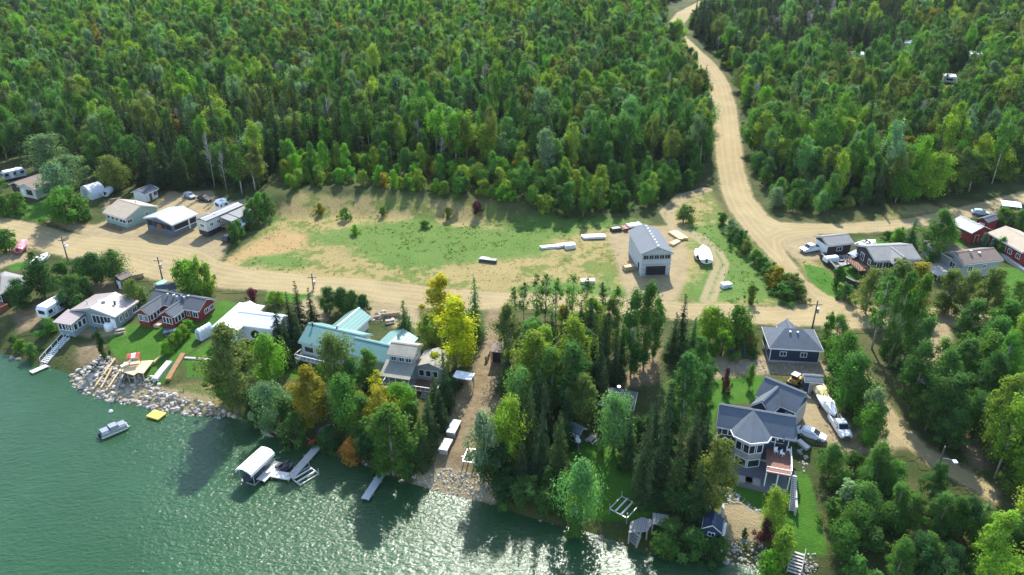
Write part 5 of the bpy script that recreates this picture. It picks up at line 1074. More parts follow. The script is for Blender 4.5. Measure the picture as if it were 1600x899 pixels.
for k, (c, lab) in enumerate(zip(CAMP_PX, ['white camper in the dark pines beside the far road', 'white camper half hidden among the campground trees', 'large white fifth-wheel camper in a campground clearing', 'blue tarped camper in the campground trees', 'grey and white camper at the campground edge', 'pale camper in the nearest campground clearing', 'white camper under yellow-green poplars at the campground', 'small white camper deep in the campground trees'])):
    x, y = c; w = 10; trailer_home('camper', lab, 'camper', (x-w, y+1), (x+w, y+2), (x+w-1, y-3), 3.0, paint('tarpblue', (.03, .10, .32)) if k == 3 else SHELL, n=1)
# ------------------------------------------------------------------ boats
def hull(mb, L, Wd, Hh, tr=.9):
    rings = []
    for t, w, zb in ((0, tr, 0), (.25, 1, 0), (.5, 1, .02), (.72, .85, .08), (.88, .52, .2), (.97, .2, .36), (1, .04, .45)):
        x = -L/2+L*t; hw = Wd/2*w; rings.append([(x, -hw, Hh), (x, -hw*.86, Hh*.45), (x, -hw*.3, zb*Hh), (x, hw*.3, zb*Hh), (x, hw*.86, Hh*.45), (x, hw, Hh)])
    mb.loft(rings); return mb
def boat(label, px, py, ang, L, Wd, mat, cover=None, trailer=True, name='boat', lift=None, deckmat=None):
    z0 = .55 if trailer else (lift or 0); p = P3(px, py); e = tag(empty(name, p+Vector((0, 0, .05)), ang), label, 'boat')
    o = hull(MB(), L, Wd, .95).obj('hull', mat, e, loc=(0, 0, z0))
    if cover:
        r = [[(-L*.5+L*t, -Wd/2*w*1.02, .9+z0), (-L*.5+L*t, -Wd/2*w*.7, .95+h_+z0), (-L*.5+L*t, 0, 1.0+h_*1.25+z0), (-L*.5+L*t, Wd/2*w*.7, .95+h_+z0), (-L*.5+L*t, Wd/2*w*1.02, .9+z0)] for t, w, h_ in ((0, .92, .2), (.25, 1, .4), (.5, 1.0, .75), (.65, .9, .7), (.85, .55, .25), (1, .06, .06))]
        MB().loft(r).obj('cover', cover, e)
    else:
        MB().box(-L*.42, -Wd*.36, .955+z0, L*.2, Wd*.36, .985+z0).obj('cockpit', deckmat or M('boat_floor', (.35, .34, .32)), e); MB().add([(L*.08, -Wd*.38, 1.0+z0), (L*.08, Wd*.38, 1.0+z0), (L*.02, Wd*.32, 1.5+z0), (L*.02, -Wd*.32, 1.5+z0)], [(0, 1, 2, 3)]).obj('windscreen', GLASS, e)
        for yy in (-.22, .22): MB().box(-L*.12, yy*Wd-.25, .985+z0, -L*.02, yy*Wd+.25, 1.3+z0).obj('seat', WHITE, e)
    MB().box(-L*.5-.45, -.22, .5+z0, -L*.5-.02, .22, 1.45+z0).obj('outboard_motor', BLACKM, e)
    if trailer:
        t = tag(empty('boat_trailer', p+Vector((0, 0, .05)), ang), 'boat trailer under the '+label.split(' on ')[0].split(' parked')[0], 'trailer'); MB().bar((-L*.45, -.5, .5), (L*.35, -.5, .5), .1).bar((-L*.45, .5, .5), (L*.35, .5, .5), .1).bar((L*.35, -.5, .5), (L*.62, 0, .5), .1).bar((L*.35, .5, .5), (L*.62, 0, .5), .1).bar((-L*.2, -1, .35), (-L*.2, 1, .35), .1).obj('frame', STEEL, t); wheels(t, (-L*.2,), 1.0, .33, .2)
    return e
WR = M('white_shrink_wrap', (.82, .82, .80), .45, .08, .7); GEL = paint('gelcoat', (.80, .80, .78))
boat('large white shrink-wrapped boat on the grass inside the curved track', 1100, 404, heading((1104,414),(1098,384)), 8.6, 3.1, GEL, WR)
boat('narrow white upturned skiff beside the shrink-wrapped boat', 1088, 401, heading((1090,406),(1087,393)), 4.0, 1.3, GEL, WR, trailer=False)
boat('pink-red speedboat parked on the driveway across from the cottages', 37, 391, heading((33,396),(48,376)), 6.2, 2.3, paint('pinkred', (.62, .10, .14)), M('pink_cover', (.62, .22, .26), .5))
boat('white open boat parked beside the strip of lawn', 66, 412, heading((62,418),(76,404)), 6.0, 2.2, GEL)
boat('grey-covered boat parked along the hedge of the mobile home', 386, 352, heading((379,360),(394,342)), 7.0, 2.4, GEL, M('pale_cover', (.50, .56, .62), .5, .2))
boat('white-covered boat behind the pale green cottage', 172, 305, heading((168,309),(180,298)), 5.6, 2.2, GEL, M('grey_boat_cover', (.46, .46, .45), .6))
boat('yellow and white boat parked beside the small navy shed', 1280, 622, heading((1273,605),(1286,635)), 6.0, 2.2, GEL, M('yellow_cover', (.62, .50, .22), .5))
boat('white low boat on a trailer behind the crew cab pickup', 1292, 644, heading((1285,630),(1301,656)), 5.6, 2.2, GEL, WR)
boat('white cabin boat parked between the brown garage and brown house', 1352, 388, heading((1345,391),(1362,386)), 6.4, 2.4, GEL)
# skid steer
e = car_root('skid_steer', 'yellow skid-steer loader with white cab roof beside the navy shed', 'loader', 1241, 600, heading((1246,594),(1234,604))); Y = paint('loaderyellow', (.55, .30, .04))
MB().box(-1.2, -.6, .4, .9, .6, 1.2).obj('body', Y, e); MB().box(-.5, -.5, 1.2, .6, .5, 1.95).obj('cab', GLASS, e); MB().box(-.6, -.58, 1.95, .75, .58, 2.1).obj('cab_roof', WHITE, e); MB().bar((-1.0, -.72, 1.35), (1.3, -.72, .6), .16).bar((-1.0, .72, 1.35), (1.3, .72, .6), .16).obj('lift_arm', Y, e)
MB().prism([(1.2, .1), (2.0, .05), (2.0, .15), (1.4, .3), (1.35, .75), (1.2, .75)], -.9, .9, 'y').obj('bucket', BLACKM, e); wheels(e, (-.7, .6), .74, .40)
# flat trailer with load
e = car_root('utility_trailer', 'flatbed trailer loaded with white boards behind the unfinished garage', 'trailer', 987, 358, heading((979,359),(1000,355))); MB().box(-2.6, -1.1, .6, 2.6, 1.1, .75).obj('bed', M('red_steel', (.25, .06, .05)), e); MB().box(-1.2, -.9, .75, 2.4, .9, 1.25).obj('board_load', WHITE, e); wheels(e, (-.5, .4), 1.2, .36); MB().bar((2.6, 0, .6), (4, 0, .5), .12).obj('hitch', BLACKM, e)

# ------------------------------------------------------------------ docks, lifts and rafts
def plank_run(name, label, a, b_, wd, z, mat, cat='dock', posts=True, legs=None, group=None, pl=.55):
    """plank walkway from world a to b"""
    a, b_ = Vector(a), Vector(b_); d = b_-a; L = d.length; e = tag(empty(name, (a.x, a.y, 0), math.atan2(d.y, d.x)), label, cat, group)
    MB().box(0, -wd/2+.05, z-.22, L, -wd/2+.17, z-.05).box(0, wd/2-.17, z-.22, L, wd/2-.05, z-.05).obj('stringer', mat, e)
    n = max(2, int(L/pl)); me = MB().box(.02, -wd/2, -.05, L/n-.02, wd/2, 0).mesh('plank', mat)
    for k in range(n): obj('plank', me, e, (k*L/n, 0, z+.004*((k*7) % 3)))
    if posts:
        for k in range(int(L/3)+1):
            for s in (-1, 1): MB().tube([(min(L-.1, k*3+.1), s*(wd/2+.04), -2.2), (min(L-.1, k*3+.1), s*(wd/2+.04), z+.25)], .05, 6).obj('post', STEEL, e)
    return e
def wz(px, py, z=.5):
    x, y = at_z(px, py, z); return (float(x), float(y))
DOCKM = M('grey_dock_boards', (.42, .40, .36), .8, .25, 1.5, dirt=.2); DOCKW = M('white_dock_boards', (.68, .64, .58), .7, .15, 1.5, dirt=.15); ALU = M('aluminium_decking', (.42, .46, .48), .45, .12, 1, .4)
plank_run('dock_walkway', 'grey plank dock walkway leading from the bank to the boat lift', wz(497,697), wz(453,747), 1.35, .55, DOCKM)
plank_run('dock_crosspiece', 'pale cross section of dock at the end of the walkway', wz(455,745), wz(423,739.5), 1.5, .53, DOCKW)
plank_run('dock_slip', 'pale dock section alongside the white-canopied boat lift', wz(436,722), wz(407,751), 1.6, .56, DOCKW)
plank_run('metal_dock', 'straight grey aluminium dock alone below the wooded bank', wz(603,730), wz(570,780), 1.3, .5, ALU)
plank_run('short_dock', 'short pale dock at the foot of the long wooden stairs', wz(73,570), wz(48,581), 1.2, .4, DOCKW)
# boat lift with canopy
a, b_ = Vector(wz(433,727,.5)), Vector(wz(402,757,.5)); d = b_-a; L = d.length+.6
e = tag(empty('boat_lift', (a.x, a.y, 0), math.atan2(d.y, d.x)), 'boat lift with long white canopy beside the dock', 'boat lift')
off = -1.9; CAN = M('white_canopy_vinyl', (.86, .86, .84), .4, .05, .6); Wc = 3.0
ring = lambda x: [(x, off-Wc/2, 2.75), (x, off-Wc/2+.5, 3.25), (x, off, 3.4), (x, off+Wc/2-.5, 3.25), (x, off+Wc/2, 2.75), (x, off+Wc/2-.05, 2.7), (x, off, 3.3), (x, off-Wc/2+.05, 2.7)]
MB().loft([ring(x) for x in (-.3, L*.5, L)]).obj('canopy', CAN, e)
MB().box(-.3, off-Wc/2-.03, 2.2, L, off-Wc/2, 2.76).box(-.3, off+Wc/2, 2.2, L, off+Wc/2+.03, 2.76).obj('canopy_skirt', CAN, e)
for x in (.3, L-.6):
    for y in (off-Wc/2+.15, off+Wc/2-.15): MB().bar((x, y, -1.5), (x, y, 2.75), .1).obj('post', STEEL, e)
MB().bar((.3, off-1.3, .1), (L-.6, off-1.3, .1), .14).bar((.3, off+1.3, .1), (L-.6, off+1.3, .1), .14).bar((.3, off-1.3, .1), (.3, off+1.3, .1), .14).bar((L-.6, off-1.3, .1), (L-.6, off+1.3, .1), .14).obj('cradle', STEEL, e)
ca, sa = math.cos(e.rotation_euler.z), math.sin(e.rotation_euler.z); bp_ = (a.x+ca*L*.5-sa*off, a.y+sa*L*.5+ca*off)
bo = tag(empty('lift_boat', (bp_[0], bp_[1], .35), e.rotation_euler.z), 'dark boat sitting on the lift under the white canopy', 'boat'); hull(MB(), 6, 2.2, .95).obj('hull', paint('darkhull', (.05, .06, .08)), bo); MB().box(-2.5, -.8, .955, 1.2, .8, .99).obj('cockpit', BLACKM, bo); MB().box(-3.4, -.2, .4, -3.02, .2, 1.3).obj('outboard_motor', BLACKM, bo)
# jet skis at the dock
for k, (x, y) in enumerate(((439,728),(448,731))):
    q = wz(x, y, .3); o = tag(empty('jet_ski', (q[0], q[1], -.1), heading((438,736),(452,722))), 'dark jet ski moored inside the dock corner', 'jet ski', 'jet skis inside the dock corner'); hull(MB(), 3.0, 1.2, .6).obj('hull', paint('jet', (.03, .04, .06)), o); MB().prism([(-1.1, .6), (.2, .6), (.1, .95), (-1.0, .9)], -.25, .25, 'y').obj('seat', BLACKM, o); MB().bar((.35, -.35, 1.05), (.35, .35, 1.05), .06).bar((.5, 0, .55), (.35, 0, 1.05), .12).obj('handlebar', BLACKM, o)
def lift_frame(label, px, py, ang, sx, sy, z, water=True):
    p = wz(px, py, .3) if water else tuple(P3(px, py))[:2]; zb = 0 if water else Z1(*p); e = tag(empty('empty_boat_lift', (p[0], p[1], zb), ang), label, 'boat lift')
    for s in (-1, 1):
        MB().bar((-sx/2, s*sy/2, z), (sx/2, s*sy/2, z), .12).obj('side_rail', STEEL, e); MB().bar((s*sx/2, -sy/2, z), (s*sx/2, sy/2, z), .12).obj('end_rail', STEEL, e)
        MB().bar((-sx/2, s*.5, z+.15), (sx/2, s*.5, z+.15), .22, .14).obj('bunk', M('pale_bunk', (.55, .54, .5)), e)
        for t in (-1, 1): MB().bar((s*sx/2, t*sy/2, -1.0 if water else -.4), (s*sx/2, t*sy/2, z+1.0), .1).obj('post', STEEL, e)
    return e
lift_frame('empty steel boat-lift frame standing in the water beside the walkway', 476, 743, heading((463,750),(482,733)), 3.6, 2.6, .25)
lift_frame('empty boat-lift frame stored at the bottom of the dirt track', 738, 717, heading((735,726),(741,708)), 3.2, 2.4, .6, False)
lift_frame('white boat-lift frame stored on the grass above the swim deck', 975, 798, heading((970,806),(981,790)), 3.4, 3.0, .7, False)
# dock sections stored on the track
for k, (a, b_) in enumerate((((692,713),(702,690)),((704,686),(716,658)))):
    p, q = P3(*a), P3(*b_); d = q-p; e = tag(empty('stored_dock_section', (p.x, p.y, 0), math.atan2(d.y, d.x)), ('lower' if k == 0 else 'upper')+' white dock section stored end to end on the dirt track', 'dock section', 'dock sections stored on the dirt track'); L = math.hypot(d.x, d.y); zz = Z1((p.x+q.x)/2, (p.y+q.y)/2)
    me = MB().box(.03, -.75, 0, .57, .75, .06).mesh('plank', DOCKW if k == 0 else M('bluish_boards', (.52, .58, .64), .6, .1)); n = int(L/.6)
    for j in range(n): obj('plank', me, e, (j*.6, 0, zz+.95))
    MB().box(0, -.75, zz+.7, n*.6, -.62, zz+.95).box(0, .62, zz+.7, n*.6, .75, zz+.95).obj('stringer', DOCKW, e)
    for j in (0.4, n*.6-.4): MB().box(j-.1, -.7, zz-.9, j+.1, .7, zz+.7).obj('trestle', WOODG, e)
# swim raft
c = [wz(*p, .45) for p in ((228,650),(239.5,639.5),(257.5,644.5),(247,655.5))]; a, b_, dd = Vector(c[0]), Vector(c[3]), Vector(c[1]); u = b_-a
e = tag(empty('swim_raft', (a.x, a.y, 0), math.atan2(u.y, u.x)), 'yellow square swim raft floating beside the riprap shore', 'raft'); RAFT = M('yellow_raft_boards', (.62, .44, .07), .6, .1, 1.2); w, dp = u.length, (dd-a).length
for k in range(6): MB().box(.0, dp*k/6+.02, .38, w, dp*(k+1)/6-.02, .45).obj('plank', RAFT, e)
MB().box(.02, .02, .14, w-.02, dp-.02, .375).obj('frame', RAFT, e)
for yy in (.5, dp-.5): MB().tube([(.05, yy, 0), (w-.05, yy, 0)], .28, 10).obj('float', M('float_barrel', (.05, .06, .08)), e)
# pontoon boat
e = tag(empty('pontoon_boat', (*wz(179, 672, .3), 0), heading((166,680),(192,664))), 'grey pontoon boat with folded cover moored off the riprap', 'boat'); e.scale = (.74, .74, .8); PC = M('grey_marine_cover', (.20, .23, .26), .6, .25, 1)
for s in (-1, 1): MB().tube([(-3.2, s*.85, .12), (2.6, s*.85, .12), (3.2, s*.85, .35)], [.32, .32, .06], 10).obj('float', STEEL, e)
MB().box(-3.1, -1.25, .45, 2.9, 1.25, .55).obj('deck', ALU, e); m = MB()
for s in (-1, 1): m.box(-3, s*1.2-.04, .55, 2.6, s*1.2+.04, 1.2)
m.obj('fence', STEEL, e)
for x0, x1, z in ((-2.9, -1.2, 1.5), (-1.0, .7, 1.85), (.9, 2.5, 1.45)): MB().prism([(-1.22, 1.15), (1.22, 1.15), (.9, z), (-.9, z)], x0, x1, 'x').obj('cover_panel', PC, e)
MB().box(-3.6, -.2, .2, -3.12, .2, 1.2).obj('outboard_motor', BLACKM, e)
e = tag(empty('mooring_buoy', (*wz(173, 643, .1), 0), 0), 'small white mooring buoy floating between the pontoon boat and riprap', 'buoy'); MB().loft([[(r*math.cos(t), r*math.sin(t), z) for t in np.linspace(0, 6.28, 11)[:-1]] for r, z in ((.1, -.2), (.35, -.05), (.38, .15), (.2, .35), (.05, .4))]).obj('float', WHITE, e, True); MB().tube([(0, 0, .4), (0, 0, .55)], .05, 6).obj('ring', STEEL, e)

# ------------------------------------------------------------------ decks and stairs on the banks
def platform(name, label, pxs, h, mat, cat='deck', th=.16, step=.5, h_from=None, posts=True):
    pts = [P3(x, y, h) for x, y in pxs]; zt = max(p.z for p in pts) if h_from is None else h_from; pts = [Vector((*at_z(x, y, zt), zt)) for x, y in pxs]
    c = sum(pts, Vector())/len(pts); e = tag(empty(name, (c.x, c.y, Z1(c.x, c.y))), label, cat); loc = [(p.x-c.x, p.y-c.y) for p in pts]; zl = zt-e.location.z
    # boards: clip the outline into strips
    ang = math.atan2(loc[1][1]-loc[0][1], loc[1][0]-loc[0][0]); ca, sa = math.cos(-ang), math.sin(-ang)
    rot = [(x*ca-y*sa, x*sa+y*ca) for x, y in loc]; y0, y1 = min(p[1] for p in rot), max(p[1] for p in rot); n = max(2, int((y1-y0)/step))
    def clip(poly, f):
        out = []
        for a, b_ in zip(poly, poly[1:]+poly[:1]):
            fa, fb = f(a), f(b_)
            if fa >= 0: out.append(a)
            if (fa >= 0) != (fb >= 0): t = fa/(fa-fb); out.append((a[0]+(b_[0]-a[0])*t, a[1]+(b_[1]-a[1])*t))
        return out
    for k in range(n):
        lo, hi = y0+(y1-y0)*k/n+.02, y0+(y1-y0)*(k+1)/n-.02
        q = clip(clip(rot, lambda p: p[1]-lo), lambda p: hi-p[1])
        if len(q) > 2: MB().prism([(x*ca+y*sa, -x*sa+y*ca) for x, y in q], zl-th, zl, 'z').obj('plank', mat, e)
    if posts:
        for x, y in loc: MB().box(x*.92-.1, y*.92-.1, min(-1.2, Z1(c.x+x*.92, c.y+y*.92)-e.location.z-.4), x*.92+.1, y*.92+.1, zl-th).obj('post', WOODG, e)
    return e, zt
YD = M('honey_deck_boards', (.60, .46, .24), .7, .18, 1.5)
e, zt = platform('lake_deck', 'honey-coloured plank deck above the riprap below the red cottage', [(185,579),(194,566),(240,563),(224,583.5),(215,582),(209,586.5),(198,583)], .8, YD)
def stair(name, label, a, b_, wd, mat, za=None, zb_=None, rail=True, n=None):
    p, q = P3(*a, .25), P3(*b_, .25)
    if za is not None: p = Vector((*at_z(*a, za), za))
    if zb_ is not None: q = Vector((*at_z(*b_, zb_), zb_))
    d = q-p; L = math.hypot(d.x, d.y); e = tag(empty(name, (p.x, p.y, p.z), math.atan2(d.y, d.x)), label, 'stairs'); s = d.z
    for y in (-wd/2, wd/2):
        MB().bar((0, y, -.12), (L, y, s-.12), .1, .3).obj('stringer', mat, e)
        if rail: m = MB().bar((0, y, .95), (L, y, s+.95), .09); [m.bar((L*k/4, y, s*k/4), (L*k/4, y, s*k/4+.95), .08) for k in range(5)]; m.obj('railing', mat, e)
    n = n or max(4, int(L/.42)); me = MB().box(-.17, -wd/2+.05, -.03, .17, wd/2-.05, .03).mesh('tread', mat)
    for k in range(n): obj('tread', me, e, (L*(k+.5)/n, 0, s*(k+.5)/n))
    return e
stair('deck_stairs', 'grey stairs with rails from the honey deck down to the water', (192,585), (184,604), 1.7, WOODG, zt, .9)
platform('stair_landing', 'small pale landing at the water below the deck stairs', [(173,613),(181,604),(190,606),(183,616)], .3, YD, h_from=.75)
stair('bank_stairs', 'long pale wooden stairs with railings down the bank to the short dock', (104,527), (68,567), 1.5, M('pale_grey_wood', (.56, .58, .58), .7, .15))
stair('lawn_stairs', 'grey concrete steps down to the water at the corner of the lower lawn', (1247,862), (1240,897), 1.8, CONC, rail=True)
e, zs = platform('swim_deck', 'grey angled swim deck at the shore beside the boathouse', [(982,832),(985,816),(1003,808),(1022,813),(1012,830)], .9, WOODG)
platform('upper_deck', 'square grey platform behind the angled swim deck', [(1019,818),(1020,801),(1044,805),(1042,822)], 1.3, WOODG)
stair('swim_steps', 'grey steps from the angled swim deck down to the water', (995,832), (988,850), 1.6, WOODG, zs, .6)
# porch swing and loungers on the honey deck
def on(px, py, z): return Vector((*at_z(px, py, z), z))
e = tag(empty('canopy_swing', on(212, 568, zt), .3), 'red and white canopy swing on the honey deck', 'swing')
for s in (-1, 1): MB().bar((s*1.0, -.6, 0), (s*.95, 0, 1.8), .08).bar((s*1.0, .6, 0), (s*.95, 0, 1.8), .08).obj('frame', M('red_steel_tube', (.5, .03, .03), .4), e)
MB().prism([(-.8, 1.8), (0, 2.05), (.8, 1.8), (.8, 1.84), (0, 2.1), (-.8, 1.84)], -.35, .35, 'x').obj('canopy_middle', WHITE, e)
for s in (-1, 1): MB().prism([(-.8, 1.8), (0, 2.05), (.8, 1.8), (.8, 1.84), (0, 2.1), (-.8, 1.84)], s*.73-.37, s*.73+.37, 'x').obj('canopy_side', M('red_canvas', (.5, .03, .03), .7), e)
MB().box(-.8, -.25, .5, .8, .3, .6).box(-.8, .3, .5, .8, .38, 1.05).obj('seat', M('tan_cushion', (.5, .4, .25)), e)
e = tag(empty('deck_lounger', on(197, 572, zt), .9), 'pale cushioned lounger on the honey deck', 'lounger'); MB().box(-.9, -.35, .3, .5, .35, .42).obj('seat', WHITE, e); MB().prism([(.5, .3), (1.0, .75), (.95, .85), (.45, .42)], -.35, .35, 'y').obj('backrest', WHITE, e); [MB().box(x-.04, y-.04, 0, x+.04, y+.04, .3).obj('leg', WOODB, e) for x in (-.8, .4) for y in (-.3, .3)]
# timber on the bank
for k, (a, b_) in enumerate((((196,566),(170,605)),((254,554),(240,566)),((180,560),(150,602)),((175,575),(158,606)))):
    p, q = P3(*a, .5), P3(*b_, .5); m = MB().bar(p, q, .35, .2); o = m.obj('loose_timber', WOODY); tag(o, 'yellow timber lying on the riprap beside the honey deck' if k != 1 else 'yellow timber rail at the corner of the honey deck', 'timber', 'timbers around the honey deck' if k != 1 else None)
# retaining walls
def wall_line(name, label, pxs, wd, h, mat, n=1, cat='retaining wall'):
    pts = [P3(*p) for p in pxs]; c = pts[0]; e = tag(empty(name, c), label, cat)
    for i in range(len(pts)-1):
        p, q = pts[i]-c, pts[i+1]-c; m = max(1, int((q-p).length/1.3))
        for j in range(m):
            a, b_ = p.lerp(q, j/m), p.lerp(q, (j+1)/m)
            for r_ in range(n): MB().bar(a+Vector((0, 0, h*(r_+.5)/n-.25)), b_+Vector((0, 0, h*(r_+.5)/n-.25))-(b_-a).normalized()*.04, wd*(1-.06*r_), h/n-.03).obj('block', mat, e)
    return e
wall_line('timber_wall', 'brown timber retaining wall beside the hedge above the riprap', [(287,555),(272,580),(263,596)], 1.1, .8, M('ochre_timber', (.26, .14, .06), .8, .3, 1.5), 3)
wall_line('block_wall', 'grey concrete block wall between the lawn and riprap', [(266,568),(252,584),(243,596)], 1.3, .9, M('pale_block', (.46, .46, .43), .85, .25), 2)
wall_line('stone_edging', 'low pale stone edging along the sunken lawn', [(289,560),(320,562),(345,566)], .5, .5, CONC)
wall_line('patio_wall', 'black retaining wall around the patio of the brown house', [(1282,404),(1300,420),(1314,438),(1334,448),(1350,448)], .5, 1.6, BLACKM, 2)
wall_line('beach_wall', 'pale concrete edge between the sand beach and the boathouse', [(1129,768),(1129,800),(1128,842)], .4, .8, CONC)
wall_line('red_house_wall', 'grey stone wall along the lawn of the red house', [(1560,396),(1580,412),(1604,428)], .8, 1.0, CONC, 2)
wall_line('driveway_wall', 'pale curved kerb beside the deck of the lake house', [(1247,690),(1255,697),(1263,703)], .9, .7, M('pale_kerb', (.62, .60, .55)))
# carport with boat
H = House('white_carport', 'white flat-roofed carport beside the dirt track', (707,591.5), (736,595.5), (737,584), 2.6, 'carport', inset=.1); H.shed(WHITE, 0, 0, H.w, H.d, 2.6, 2.75)
for a in ((.1, .1), (H.w-.25, .1), (.1, H.d-.25), (H.w-.25, H.d-.25)): H.box('post', (a[0], a[1], -.8), (a[0]+.12, a[1]+.12, 2.62), STEEL)
e = tag(empty('quad_bike', P3(716, 604)+Vector((0, 0, .05)), .4), 'dark quad bike under the white carport', 'quad bike'); MB().box(-.9, -.35, .45, .9, .35, .8).obj('body', BLACKM, e); MB().box(-.5, -.25, .8, .3, .25, .95).obj('seat', BLACKM, e); MB().bar((.45, -.4, 1.15), (.45, .4, 1.15), .05).bar((.6, 0, .7), (.45, 0, 1.15), .08).obj('handlebar', BLACKM, e); wheels(e, (-.6, .65), .5, .3, .24)
# propane / water tank
e = tag(empty('water_tank', P3(172, 515), 0), 'white round water tank at the corner of the tan-roofed cottage', 'tank'); MB().loft([[(r*math.cos(t), r*math.sin(t), z) for t in np.linspace(0, 6.28, 15)[:-1]] for r, z in ((.95, -.3), (1.0, 1.1), (.8, 1.55), (.3, 1.75))]).obj('shell', WHITE, e, True); MB().tube([(0, 0, 1.7), (0, 0, 1.9)], .22, 8).obj('lid', BLACKM, e)
# barbecue smoker and hot tub on patio
e = tag(empty('patio_trailer', P3(1297, 411)+Vector((0, 0, .05)), heading((1290,411),(1306,409))), 'white covered utility trailer on the patio of the brown house', 'trailer'); MB().prism([(-.9, .5), (.9, .5), (.9, 1.2), (.6, 1.6), (-.6, 1.6), (-.9, 1.2)], -1.6, 1.6, 'x').obj('cover', WR, e); wheels(e, (0,), .98, .3, .2); MB().bar((1.6, 0, .5), (2.6, 0, .45), .1).obj('hitch', BLACKM, e)
e = tag(empty('fire_pit', P3(1311, 408), 0), 'round black fire pit on the patio of the brown house', 'fire pit'); MB().loft([[(r*math.cos(t), r*math.sin(t), z) for t in np.linspace(0, 6.28, 15)[:-1]] for r, z in ((1.1, -.2), (1.15, .6), (.9, .6), (.85, .2))]).obj('bowl', BLACKM, e); MB().tube([(0, 0, .2), (0, 0, .35)], .8, 10).obj('grate', STEEL, e)
o = platform('stone_patio', 'grey stone patio between the brown garage and brown house', [(1288,408),(1294,399),(1324,398),(1362,408),(1358,420),(1330,412),(1306,418)], .12, M('patio_stone', (.26, .25, .24), .85, .3, 2), 'patio', step=1.2, posts=False)

# ------------------------------------------------------------------ building materials on the open lot
def beams(label, a, b_, n, wd, h, mat, name='lumber_stack', cat='lumber'):
    p, q = P3(*a), P3(*b_); d = q-p; e = tag(empty(name, p, math.atan2(d.y, d.x)), label, cat); L = math.hypot(d.x, d.y)
    for k in range(n):
        for j in range(2): MB().box(R.uniform(-.2, .2), k*wd, .1+j*h, L+R.uniform(-.2, .2), k*wd+wd*.9, .1+j*h+h*.92).obj('beam', mat, e)
    for x in (.15, .85): MB().box(L*x-.1, -.1, -.15, L*x+.1, n*wd+.1, .1).obj('bearer', WOODB, e)
    return e
beams('long white beams lying on the weeds left of the lot', (846,391), (872,388), 3, .4, .3, WHITE)
beams('white beams lying beside a pale crate on the open lot', (871,389), (886,386), 3, .45, .3, WHITE)
beams('stack of white boards at the back of the open lot', (911,375), (946,374), 4, .45, .3, WHITE)
beams('short stack of pale boards at the roadside edge of the lot', (909,445), (930,444), 3, .5, .35, M('pale_board', (.66, .60, .46)))
beams('heap of new lumber behind the unfinished garage', (1044,366), (1062,378), 5, .5, .3, WOODY)
beams('pile of long planks leaning behind the unfinished garage', (1052,386), (1064,379), 3, .5, .25, WOODY)
for (x, y, s, lab) in ((890,387,1.3,'pale grey crate beside the white beams on the lot'), (982,421,1.2,'wooden pallet crate beside the unfinished garage'), (962,361,1.3,'dark crate at the back of the open lot'), (1134,449,1.1,'white rock-like bundle on the weeds beside the track')):
    e = tag(empty('crate', P3(x, y), .3), lab, 'crate'); m = WOODY if 'pallet' in lab else BLACKM if 'dark' in lab else WHITE
    MB().box(-s, -s*.7, -.15, s, s*.7, .0).obj('base', m, e)
    for k in range(3): MB().box(-s, -s*.7, .05+k*.35, s, -s*.7+.06, .33+k*.35).box(-s, s*.7-.06, .05+k*.35, s, s*.7, .33+k*.35).box(-s, -s*.7+.07, .05+k*.35, -s+.06, s*.7-.07, .33+k*.35).box(s-.06, -s*.7+.07, .05+k*.35, s, s*.7-.07, .33+k*.35).obj('slat', m, e)
    MB().box(-s*.9, -s*.62, .02, s*.9, s*.62, .9).obj('contents', m, e)
p, q = P3(749, 408), P3(776, 411); d = q-p; e = tag(empty('steel_box', p, math.atan2(d.y, d.x)), 'long dark steel box lying on the vacant lot', 'box'); L = d.length; MB().box(0, -.6, -.2, L, .6, .75).obj('body', M('dark_steel', (.05, .06, .07), .5), e); MB().box(.4, -.5, .75, L*.55, .5, .9).obj('lid', STEEL, e); MB().box(-.06, -.3, .1, 0, .3, .5).obj('end_plate', STEEL, e)
# ------------------------------------------------------------------ power poles
POLEM = M('pole_wood', (.13, .10, .075), .85, .3, 2)
POLES = []
def pole(label, px, by, ty, lamp=False, drum=True, arm=True):
    p = P3(px, by); k = (CY-ty)/FPX; h = CAMZ+p.y*(k*cS-sS)/(cS+k*sS)-p.z; e = tag(empty('power_pole', p-Vector((0, 0, .4))), label, 'power pole')
    MB().tube([(0, 0, 0), (0, 0, h+.4)], [.19, .12], 8).obj('pole', POLEM, e); arm and MB().box(-1.0, -.06, h-.6, 1.0, .06, h-.45).obj('crossarm', POLEM, e)
    for x in ((-.9, 0, .9) if arm else (0,)): MB().tube([(x, 0, h-.45 if x else h+.4), (x, 0, h-.2 if x else h+.62)], .06, 6).obj('insulator', M('porcelain', (.5, .5, .48), .3), e)
    if drum: MB().tube([(.35, -.1, h-2.3), (.35, -.1, h-1.3)], .27, 10).obj('transformer', STEEL, e)
    if lamp: o = MB().tube([(0, -.1, h-1.6), (.7, -.7, h-1.3), (1.3, -1.1, h-1.35)], .045, 5).obj('lamp_arm', STEEL, e); MB().box(1.1, -1.5, h-1.55, 1.7, -.8, h-1.32).obj('lamp_head', WHITE, o)
    POLES.append((e, p, h))
pole('tall power pole with street lamp beside the gravel road near the travel trailer', 108, 413, 370, True)
pole('power pole standing between the red cottage and the gravel road', 254, 437, 402)
pole('power pole at the roadside beside the dark spruces', 490, 452, 428)
pole('power pole at the corner of the navy garage', 1269, 513, 470)
pole('pale-topped lamp pole beside the gravel road bend', 1463, 740, 699, True, False, False)
